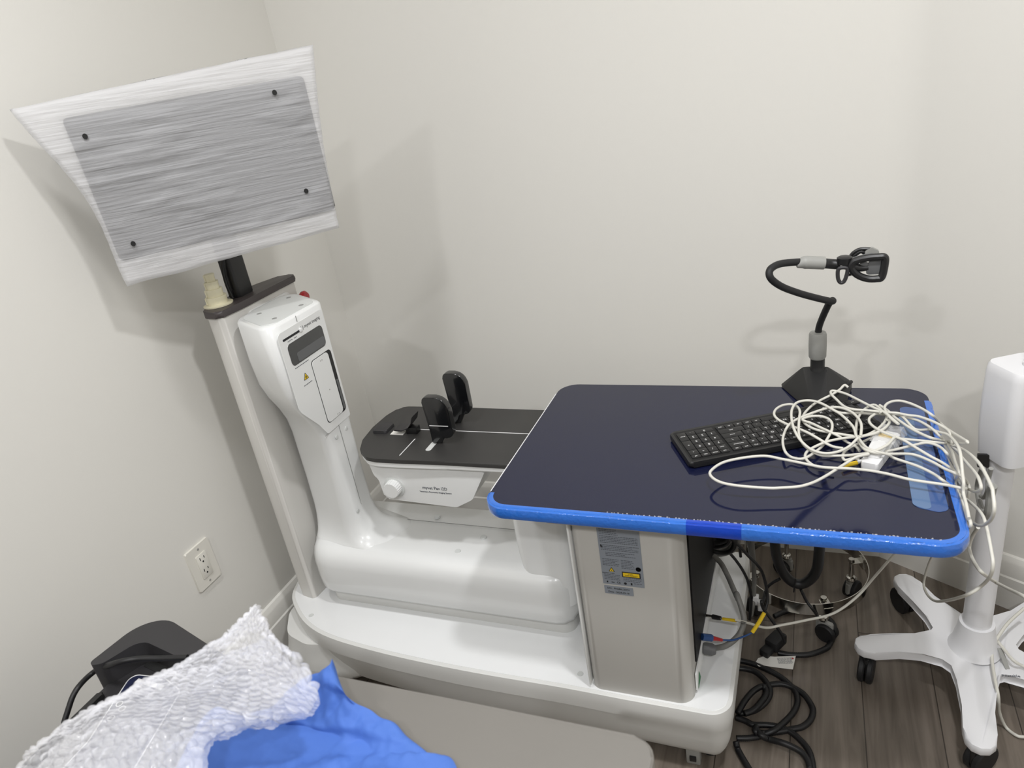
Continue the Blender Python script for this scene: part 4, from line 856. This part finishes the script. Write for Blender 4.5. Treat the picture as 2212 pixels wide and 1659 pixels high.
# ------------------------------------------------------------------ chrome ring trolley under the table
kc = thing('ring_trolley', 'chrome ring-shaped trolley base on casters in the corner under the tabletop', 'trolley', (-.008, 1.632, 0))
RX, RY, RR = -.008, 1.632, .153
bm = bmesh.new(); add_lathe(bm, [(RR-.002, .10), (RR, .10), (RR, .134), (RR-.002, .134), (RR-.002, .10)], 72, Matrix.Translation((RX, RY, 0)))
bmesh.ops.delete(bm, geom=[f for f in bm.faces if len(f.verts) > 4], context='FACES_ONLY'); finish('ring_band', bm, 'chrome', kc)
for a in (20, 110, 200, 290):
    a = R(a+2); px_, py_ = RX+(RR-.03)*cos(a), RY+(RR-.03)*sin(a)
    bm = bmesh.new(); add_box(bm, (RX+(RR-.016)*cos(a), RY+(RR-.016)*sin(a), .118), (.034, .022, .003), rotz=a); add_box(bm, (RX+(RR-.004)*cos(a), RY+(RR-.004)*sin(a), .112), (.003, .022, .03), rotz=a)
    add_lathe(bm, [(.011, .058), (.013, .064), (.011, .070), (.006, .072), (.006, .12), (.008, .121), (.007, .128)], 20, Matrix.Translation((px_, py_, 0))); finish('caster_bracket', bm, 'chrome', kc)
    caster(kc, px_, py_, .025, .06, a+R(40), body='grey')
for a in (55,):
    bm = bmesh.new(); a = R(a); add_box(bm, (RX+(RR-.01)*cos(a), RY+(RR-.01)*sin(a), .25), (.004, .03, .26), .001, rotz=a); add_box(bm, (RX+(RR-.01)*cos(a+2.2), RY+(RR-.01)*sin(a+2.2), .25), (.004, .03, .26), .001, rotz=a+2.2); finish('upright', bm, 'chrome', kc)

# ------------------------------------------------------------------ cables
bl = thing('cable_sleeve', 'thick black cable sleeve hanging in a U below the tabletop', 'cable sleeve', (-.02, 1.45, .25))
bm = bmesh.new(); add_tube(bm, [(-.085, 1.45, .656)]+[(-0.0707,1.4500,0.3656),(-0.0700,1.4500,0.3303),(-0.0666,1.4500,0.2923),(-0.0576,1.4500,0.2593),(-0.0447,1.4500,0.2339),(-0.0281,1.4500,0.2189),(-0.0098,1.4500,0.2191),(0.0081,1.4500,0.2366),(0.0203,1.4500,0.2650),(0.0241,1.4500,0.3038),(0.0252,1.4500,0.3461),(0.0248,1.4500,0.3737)]+[(.035, 1.45, .656)], .0118, 14, 6); finish('sleeve_loop', bm, 'bcable', bl)
bm = bmesh.new(); p_ = [(-0.0252,1.4350,0.2441),(-0.0287,1.4350,0.2040)]; add_tube(bm, p_, .0018, 8, 2); finish('cable_tie', bm, 'bcable', bl)

def cable(name, label, runs, r_, m, loc, ribs=None, cat='cable', group=None, per=8):
    t = thing(name, label, cat, loc, group)
    for pts in runs: bm = bmesh.new(); add_tube(bm, pts, r_, 10, per, ribs=ribs); finish('cable_run', bm, m, t, 80)
    return t
cable('corrugated_cable', 'black ribbed cable lying in loose coils on the floor right of the white base', [
 [(-0.1393,1.1465,0.0200),(-0.1343,1.1364,0.0090),(-0.1222,1.1157,0.0090),(-0.1073,1.0928,0.0090),(-0.0960,1.0750,0.0090)],
 [(-0.1458,1.2175,0.0100),(-0.1235,1.2126,0.0100),(-0.1077,1.2064,0.0100),(-0.0805,1.2118,0.0100),(-0.0534,1.2132,0.0100),(-0.0293,1.2054,0.0100),(-0.0099,1.1893,0.0100),(0.0062,1.1692,0.0100),(0.0133,1.1460,0.0100),(0.0162,1.1224,0.0100),(0.0176,1.1024,0.0100)],
 [(-0.1396,1.1632,0.0090),(-0.1128,1.1704,0.0090),(-0.0880,1.1829,0.0090),(-0.0616,1.1967,0.0180),(-0.0390,1.2324,0.0120),(-0.0232,1.2646,0.0090),(-0.0169,1.2927,0.0090),(-0.0213,1.3191,0.0090),(-0.0359,1.3396,0.0090),(-0.0557,1.3574,0.0090),(-0.0790,1.3705,0.0090),(-0.0976,1.3781,0.0090),(-0.1163,1.3846,0.0090),(-0.1368,1.3885,0.0090),(-0.1556,1.3893,0.0090)],
 [(-0.0986,1.1864,0.0200),(-0.0873,1.1738,0.0200),(-0.0726,1.1746,0.0120),(-0.0456,1.1650,0.0200),(-0.0238,1.1593,0.0200),(-0.0051,1.1494,0.0200),(0.0063,1.1327,0.0200),(0.0106,1.1131,0.0200)],
 [(-0.0938,1.3128,0.0100),(-0.0832,1.3239,0.0100),(-0.0691,1.3314,0.0100),(-0.0485,1.3359,0.0100),(-0.0262,1.3299,0.0100),(-0.0041,1.3156,0.0100),(0.0114,1.2899,0.0100),(0.0159,1.2706,0.0100),(0.0101,1.2455,0.0100),(-0.0060,1.2243,0.0100),(-0.0251,1.2140,0.0100),(-0.0470,1.2032,0.0100),(-0.0793,1.1898,0.0100),(-0.0997,1.1804,0.0200),(-0.0992,1.1959,0.0200)],
 [(-0.1403,1.2271,0.0120),(-0.1130,1.2394,0.0120),(-0.0924,1.2605,0.0120),(-0.0782,1.2887,0.0120),(-0.0779,1.3145,0.0120),(-0.0921,1.3400,0.0120),(-0.1129,1.3581,0.0120),(-0.1348,1.3626,0.0120),(-0.1532,1.3610,0.0120)],
 [(-0.1410,1.2201,0.0220),(-0.1297,1.2555,0.0220),(-0.1130,1.2888,0.0220),(-0.0950,1.3078,0.0220),(-0.0868,1.3031,0.0220),(-0.0843,1.2866,0.0220),(-0.0953,1.2590,0.0220),(-0.1094,1.2354,0.0220),(-0.1270,1.2213,0.0220)],
 [(-0.0652,1.4334,0.0090),(-0.0384,1.4329,0.0090),(-0.0055,1.4386,0.0090),(0.0189,1.4496,0.0090),(0.0435,1.4691,0.0090),(0.0527,1.4843,0.0090),(0.0649,1.5271,0.0090),(0.0617,1.5622,0.0090),(0.0383,1.5851,0.0120),(0.0061,1.6013,0.0090),(-0.0184,1.5998,0.0090),(-0.0510,1.5841,0.0090),(-0.0791,1.5597,0.0090)]], .0062, 'bcable', (-.02, 1.35, 0), .14, per=14)
cable('power_cable', 'thin black power cables dropping from the tabletop behind the cabinet', [
 [(-0.1959,1.4200,0.3770),(-0.1667,1.4200,0.3537),(-0.1473,1.4200,0.3356),(-0.1281,1.4200,0.3098),(-0.1088,1.4200,0.2865),(-0.0975,1.4300,0.2552),(-0.0887,1.4300,0.2091),(-0.0866,1.4200,0.1801),(-0.0933,1.4000,0.1635),(-0.0977,1.3800,0.1629)],
 [(-0.1748,1.4600,0.2821),(-0.1589,1.4600,0.2588),(-0.1431,1.4600,0.2285),(-0.1315,1.4600,0.1933),(-0.1261,1.4600,0.1512),(-0.1260,1.4600,0.1532),(-0.1276,1.4600,0.1239),(-0.1318,1.4600,0.0789)],
 [(-0.1546,1.5000,0.2740),(-0.1523,1.5000,0.2404)],
 [(-0.0592,1.4400,0.2351),(-0.0760,1.4400,0.2202),(-0.0893,1.4400,0.2006),(-0.0947,1.4000,0.1962),(-0.0969,1.3800,0.2131),(-0.0932,1.3800,0.1918),(-0.0713,1.3800,0.1540),(-0.0533,1.3800,0.1208),(-0.0473,1.3800,0.0992)],
 [(-0.0133,1.4400,0.2096),(-0.0003,1.4400,0.1766),(0.0165,1.4400,0.1490),(0.0339,1.5509,0.0200),(0.0492,1.5210,0.0200)]], .0036, 'bcable', (-.1, 1.42, 0))
bm = bmesh.new(); pb = [(-0.0700,1.4507,0.0300)]; add_box(bm, tuple(pb[0]), (.05, .034, .03), .006, rotz=R(60)); add_box(bm, (pb[0][0]-.02, pb[0][1]-.03, .022), (.03, .024, .02), .004, rotz=R(60))
pp = finish('power_plug', bm, 'rubber', None); tag(pp, 'chunky black power plug on the floor beside the paper tag', 'plug')
cable('grey_hose_cable', 'thick grey cable arching out of the cabinet socket', [
 [(-0.2042,1.4000,0.3157),(-0.1855,1.3900,0.3027),(-0.1691,1.3700,0.2849),(-0.1557,1.3400,0.2797),(-0.1423,1.3150,0.2686),(-0.1430,1.3000,0.2961),(-0.1299,1.2750,0.2736),(-0.1253,1.2600,0.2569),(-0.1322,1.2450,0.2383),(-0.1459,1.2250,0.2312),(-0.1628,1.2180,0.2202),(-0.1890,1.2220,0.2045)]], .0062, 'gcable', (-.18, 1.3, .3))
bm = bmesh.new(); q_ = [(-0.1950,1.1861,0.2369)]; add_lathe(bm, [(.010, 0), (.013, .004), (.013, .020), (.009, .028)], 10, frame(q_[0], (0, 1, 0), (0, 0, 1)) @ Matrix.Translation((0, 0, -.01))); gl = finish('gland_nut', bm, 'greyd', None); tag(gl, 'grey cable gland screwed into the bottom of the cabinet side', 'cable gland')
cable('flat_grey_cable', 'two grey cables running down behind the cabinet under the tabletop', [
 [(-0.1256,1.5000,0.3143),(-0.1242,1.5000,0.2761),(-0.1220,1.5000,0.2206),(-0.1220,1.5000,0.1633),(-0.1239,1.5000,0.1191),(-0.1258,1.4900,0.0978),(-0.1308,1.4900,0.0669)],
 [(-0.1465,1.5200,0.3027),(-0.1343,1.5200,0.2709),(-0.1286,1.5200,0.2323)],
 [(-0.1545,1.4600,0.3434),(-0.1522,1.4600,0.3177),(-0.1621,1.4600,0.2929),(-0.1832,1.4600,0.2771),(-0.2022,1.4600,0.2720),(-0.2126,1.4600,0.2761),(-0.2036,1.4600,0.2919),(-0.1823,1.4600,0.3037),(-0.1694,1.4600,0.3223),(-0.1708,1.4600,0.3442)],
 [(-0.1731,1.4800,0.3293),(-0.1686,1.4800,0.3061),(-0.1746,1.4800,0.2815),(-0.1897,1.4800,0.2689),(-0.2068,1.4800,0.2640)]], .0055, 'gcable', (-.1, 1.5, .3))
cable('coiled_black_cable', 'bundle of black cable coiled tightly under the tabletop behind the cabinet', [
 [(-0.2120,1.4400,0.3362),(-0.1978,1.4400,0.3326),(-0.1811,1.4400,0.3423),(-0.1767,1.4400,0.3530)],
 [(-0.2101,1.4300,0.3296),(-0.1947,1.4300,0.3314),(-0.1782,1.4300,0.3398),(-0.1707,1.4300,0.3534),(-0.1814,1.4300,0.3624)],
 [(-0.2125,1.4500,0.3011),(-0.1958,1.4500,0.3044),(-0.1789,1.4500,0.3143),(-0.1724,1.4500,0.3281)], [(-0.2066,1.4200,0.3129),(-0.1883,1.4200,0.3100),(-0.1699,1.4200,0.3149),(-0.1595,1.4200,0.3290),(-0.1570,1.4200,0.3472),(-0.1666,1.4200,0.3588)]], .0058, 'bcable', (-.15, 1.44, .5))
bm = bmesh.new(); q_ = [(-0.1207,1.5000,0.1107),(-0.1176,1.5000,0.0993)]
add_box(bm, q_[0], (.018, .016, .026), .002); add_box(bm, (q_[1][0]+.010, q_[1][1]-.006, q_[1][2]), (.014, .014, .030), .003); cc = finish('cable_clip', bm, 'inkw', None); tag(cc, 'small white plug clipped on the grey cable below the tabletop', 'plug')
# floor cable from the connector to the table
lc = thing('link_cable', 'long light grey cable sagging from below the tabletop to the cabinet connector', 'cable', (.05, 1.4, .2))
bm = bmesh.new(); add_tube(bm, [(0.1864,1.4500,0.3485),(0.1386,1.4300,0.2784),(0.1023,1.4100,0.2311),(0.0551,1.3800,0.2032),(-0.0023,1.3500,0.2002),(-0.0498,1.3200,0.2058),(-0.0827,1.3000,0.2103),(-0.1132,1.2600,0.2535),(-0.1374,1.2200,0.2961)], .0028, 10, 6); finish('cable_run', bm, 'wcable', lc)
bm = bmesh.new(); add_tube(bm, [(-0.1177,1.2200,0.2910),(-0.1298,1.2300,0.2835),(-0.1741,1.2500,0.2664),(-0.2032,1.2620,0.2570)], .0018, 8, 4); finish('cable_run', bm, 'gcable', lc)
bm = bmesh.new(); add_tube(bm, [(-0.1387,1.2340,0.2808),(-0.1679,1.2470,0.2689)], .0034, 10, 2); finish('cable_label', bm, 'yellow', lc)
bm = bmesh.new(); add_tube(bm, [(-0.1731,1.2500,0.2671),(-0.1906,1.2570,0.2619)], lambda t_: .0045+.001*t_, 10, 2); finish('connector_boot', bm, 'rubber', lc)
bm = bmesh.new(); add_tube(bm, [(-0.1906,1.2570,0.2619),(-0.2083,1.2630,0.2574)], .0034, 10, 2); finish('connector_tip', bm, 'chrome', lc)
bc = thing('fibre_cable', 'thin blue cable with red and blue plug and yellow sleeve at the cabinet side', 'cable', (-.19, 1.25, .24))
bm = bmesh.new(); add_tube(bm, [(-0.1655,1.2000,0.2538),(-0.1441,1.2100,0.2484),(-0.1223,1.2200,0.2534),(-0.1070,1.2400,0.2477)], .002, 8, 5); finish('cable_run', bm, 'blue', bc)
bm = bmesh.new(); add_tube(bm, [(-0.1070,1.2400,0.2490),(-0.0942,1.2500,0.2690),(-0.0834,1.2600,0.2885)], .0042, 10, 3); finish('cable_label', bm, 'yellow', bc)
bm = bmesh.new(); add_tube(bm, [(-0.2027,1.1780,0.2766),(-0.1844,1.1880,0.2673)], .0075, 8, 2); finish('plug', bm, 'blue', bc)
bm = bmesh.new(); add_tube(bm, [(-0.1844,1.1880,0.2673),(-0.1655,1.2000,0.2538)], lambda t_: .0055-.002*t_, 8, 2); finish('plug_boot', bm, 'red', bc)
# paper tag
pt = [(-0.1146,1.3843,0.0120),(-0.1089,1.4009,0.0120),(-0.0943,1.4111,0.0120),(-0.0710,1.4135,0.0120),(-0.0234,1.4263,0.0120),(-0.0290,1.3817,0.0120),(-0.0630,1.3802,0.0120),(-0.0910,1.3800,0.0120),(-0.1056,1.3746,0.0120)]
bm = bmesh.new(); add_prism(bm, [(p[0], p[1]) for p in pt], .014, .0146); tg = finish('paper_tag', bm, 'paper', None); tag(tg, 'small white printed paper tag on a floor cable beside the base', 'tag')
bm = bmesh.new(); q0, q1 = Vector(pt[3]), Vector(pt[4]); ux = (q1-q0).normalized(); uy = Vector((-ux.y, ux.x, 0))
TM = frame(tuple(q0+Vector((0, 0, .0028))), tuple(ux), tuple(uy))
for r_ in range(7):
    x = .004
    while x < .036: ww = random.uniform(.002, .005); plate(bm, TM, x, -.006-.0028*r_-.0004*0, x+ww, -.0050-.0028*r_, .0002); x += ww+.001
add_lathe(bm, [(.0026, 0), (.0026, .0003)], 14, TM @ Matrix.Translation((.040, -.008, 0)), mi=1)
finish('tag_print', bm, ['inkg', 'red'], tg)

# ------------------------------------------------------------------ foreground
ft = thing('side_table', 'grey laminate table in the foreground', 'table', (-.5, .15, 0))
fo_ = roundpoly([(-.62, -.35), (-.137, -.35), (-.137, .497), (-.62, .497)], [.02, .02, .022, .02], 6)
bm = bmesh.new(); add_prism(bm, fo_, .772, .800, .003, 3); finish('table_top', bm, 'table', ft)
bm = bmesh.new(); add_prism(bm, offs(fo_[::-1] if False else fo_, .0012), .7735, .7975, .001, 1); finish('edge_band', bm, 'table_e', ft)
for x, y in ((-.58, -.31), (-.18, -.31), (-.18, .45), (-.58, .45)):
    bm = bmesh.new(); add_box(bm, (x, y, .386), (.035, .035, .772), .003); finish('leg', bm, 'grey', ft)
# blue drape: a ruled, crumpled cloth
La = [(-.55, .10, .80), (-.56, .20, .815)]+[(-0.6411,0.4000,0.7403),(-0.5955,0.4200,0.7756),(-0.5597,0.4400,0.8070),(-0.5302,0.4600,0.8215),(-0.4945,0.4750,0.8354)]
Lb = [(-.20, .10, .806), (-.23, .25, .810)]+[(-0.3194,0.4135,0.8060),(-0.3449,0.4179,0.8060),(-0.3617,0.4248,0.8060),(-0.3868,0.4359,0.8060),(-0.4078,0.4441,0.8080),(-0.4382,0.4444,0.8150),(-0.4608,0.4464,0.8300),(-0.4953,0.4780,0.8329)]
def ruled(name, A, B, nu, nv, fn, m, sm=180, disp=None):
    a = spline(A, 24); b = spline(B, 24)
    def at(s, t_):
        x = t_*(len(s)-1); i = min(int(x), len(s)-2); return s[i].lerp(s[i+1], x-i)
    bm = bmesh.new(); g_ = {}
    for i in range(nu+1):
        for j in range(nv+1):
            p = at(a, j/nv).lerp(at(b, j/nv), i/nu); g_[i, j] = bm.verts.new(fn(p, i/nu, j/nv))
    for i in range(nu):
        for j in range(nv): bm.faces.new((g_[i, j], g_[i+1, j], g_[i+1, j+1], g_[i, j+1]))
    bmesh.ops.recalc_face_normals(bm, faces=bm.faces)
    if disp:
        bm.normal_update()
        if sum(v.normal.z for v in bm.verts) < 0: bmesh.ops.reverse_faces(bm, faces=bm.faces); bm.normal_update()
        for (i, j), v in g_.items(): v.co += v.normal*disp(i/nu, j/nv)
    return finish(name, bm, m, None, sm)
def dfn(p, u_, v_):
    e = sin(pi*u_)**.6
    z = p.z+.018*e+.012*noise.fractal(Vector((p.x*14, p.y*14, 0)), .9, 2.1, 4)*(.35+e)
    z += .010*abs(noise.noise(Vector((p.x*22+p.y*9, p.y*10, 4))))
    return (p.x+.003*noise.noise(Vector((p.y*40, 0, 1))), p.y+.004*noise.noise(Vector((p.x*40, 0, 2))), max(z, .8035))
dp = ruled('blue_drape', La, Lb, 110, 110, dfn, 'drape', 60); tag(dp, 'crumpled blue cloth drape lying on the grey foreground table', 'cloth')
# bubble wrap
Ba = [(-0.7292,0.2414,0.8450),(-0.7423,0.2734,0.8500),(-0.7333,0.2953,0.8600),(-0.7224,0.3198,0.8650),(-0.6902,0.3546,0.8700),(-0.6616,0.3819,0.8750),(-0.6381,0.4088,0.8800),(-0.6053,0.4420,0.8850),(-0.5701,0.4678,0.8900)]
Bb = [(-0.5072,0.2761,0.8500),(-0.5394,0.3193,0.8550),(-0.5557,0.3460,0.8600),(-0.5365,0.3643,0.8650),(-0.5133,0.3774,0.8680),(-0.4875,0.3844,0.8700),(-0.4671,0.3916,0.8730),(-0.4618,0.4041,0.8760),(-0.4652,0.4140,0.8800),(-0.5062,0.4415,0.8820),(-0.5354,0.4490,0.8860),(-0.5684,0.4674,0.8900)]
random.seed(3)
def bfn(p, u_, v_):
    e = sin(pi*min(1, max(0, u_)))
    base = .034*e**.7+.010*noise.noise(Vector((p.x*14, p.y*14, 2)))+.006*noise.noise(Vector((p.x*36, p.y*36, 2)))
    return (p.x+.004*noise.noise(Vector((p.y*60, 3, p.x*60))), p.y+.004*noise.noise(Vector((p.x*60, 7, p.y*60))), p.z+base)
def bdisp(u_, v_):
    x, y = u_*.20, v_*.36; s = .0122
    n1, n2 = noise.noise(Vector((x*50, y*50, 5))), noise.noise(Vector((x*50, y*50, 8)))
    gx = x/s+.22*n1; gy = y/(s*.866)+.22*n2
    row = round(gy); off = .5 if row % 2 else 0; cx2 = round(gx-off); dx = (gx-off)-cx2; dy = (gy-row)*.866
    k_ = .35+1.1*abs(noise.noise(Vector((cx2*3.3+.5, row*2.7+.5, 1.5))))*2
    r_ = math.hypot(dx, dy); b_ = .0040*min(1.4, k_)*math.sqrt(max(0, 1-(r_/.45)**2)) if r_ < .45 else 0
    return b_+.0010*n1+.0012*noise.noise(Vector((x*260, y*260, 3)))
bw = ruled('bubble_wrap', Ba, Bb, 200, 330, bfn, 'bubble', 50, bdisp); tag(bw, 'folded sheet of clear bubble wrap lying over the blue drape', 'bubble wrap')
def bf2(p, u_, v_):
    q = bfn(p, u_, v_); return (q[0], q[1], p.z-.012+.010*noise.noise(Vector((p.x*30, p.y*30, 12))))
b2 = ruled('under_layer', Ba, Bb, 110, 180, bf2, 'bubble', 50, bdisp); b2.parent = bw

# black floor machine beside the left wall
fm = thing('floor_machine', 'black plastic machine with a recessed handle and navy label beside the left wall', 'machine', (-1.0, .5, 0))
mo = roundpoly([(-1.128, .10), (-.87, .10), (-.84, .62), (-1.130, .705)], [.03, .03, .03, .05], 6)
bm = bmesh.new(); add_prism(bm, mo, 0, .555, .014, 3); finish('body', bm, 'machine', fm)
mh = roundpoly([(-1.150, .575), (-1.122, .585), (-1.095, .648), (-.985, .628), (-.84, .600), (-.83, .628), (-1.130, .716)], [.012, .02, .03, .02, .01, .03, .06], 12)
bm = bmesh.new(); add_prism(bm, mh, .50, .602, .012, 3); finish('raised_back', bm, 'machine', fm, 65)
bm = bmesh.new(); add_prism(bm, roundpoly([(-1.10, .632), (-1.085, .648), (-.985, .63), (-.90, .612), (-.98, .612)], .004), .5545, .5562); finish('handle_recess', bm, 'hole', fm)
bm = bmesh.new(); add_prism(bm, roundpoly([(-1.118, .12), (-1.104, .12), (-1.108, .56), (-1.120, .56)], .004), .554, .565, .002, 1); finish('side_rail', bm, 'black', fm)
lo_ = roundpoly([(-1.045, .30), (-1.055, .48), (-1.100, .610), (-1.030, .617), (-.975, .600), (-.93, .45), (-.92, .30)], [.01, .05, .014, .02, .02, .05, .01], 5)
bm = bmesh.new(); add_prism(bm, lo_, .5545, .5570); ml = finish('machine_label', bm, 'navyl', fm)
bm = bmesh.new(); add_tube(bm, [(x, y, .5572) for x, y in lo_], .0009, 6, 2, closed=True, smooth=False); finish('label_border', bm, 'inkw', ml)
bm = bmesh.new(); add_box(bm, (-1.071, .600, .5575), (.014, .009, .0006), rotz=R(-3)); finish('pictogram', bm, 'inkw', ml)
bm = bmesh.new(); add_box(bm, (-1.036, .599, .5575), (.044, .009, .0006), rotz=R(-3)); finish('pictogram', bm, 'inkw', ml)
for x, y in ((-1.066, .552), (-1.052, .545), (-1.055, .525)):
    bm = bmesh.new(); add_lathe(bm, [(.006, 0), (.006, .0005), (.0047, .0005), (.0047, 0)], 16, Matrix.Translation((x, y, .5572))); finish('pictogram', bm, 'inkw', ml)

bk = thing('machine_cable', 'black power cable arching over the black floor machine', 'cable', (-1.1, .5, .55))
bm = bmesh.new(); add_tube(bm, [(-0.9662,0.6287,0.6060),(-1.0124,0.6169,0.6060),(-1.0504,0.6039,0.6100),(-1.0863,0.5868,0.6100),(-1.1600,0.5893,0.5723),(-1.1600,0.5497,0.5699),(-1.1600,0.5206,0.5473),(-1.1600,0.4906,0.5161),(-1.1600,0.4542,0.4721)], .0048, 12, 8); finish('cable_run', bm, 'bcable', bk)
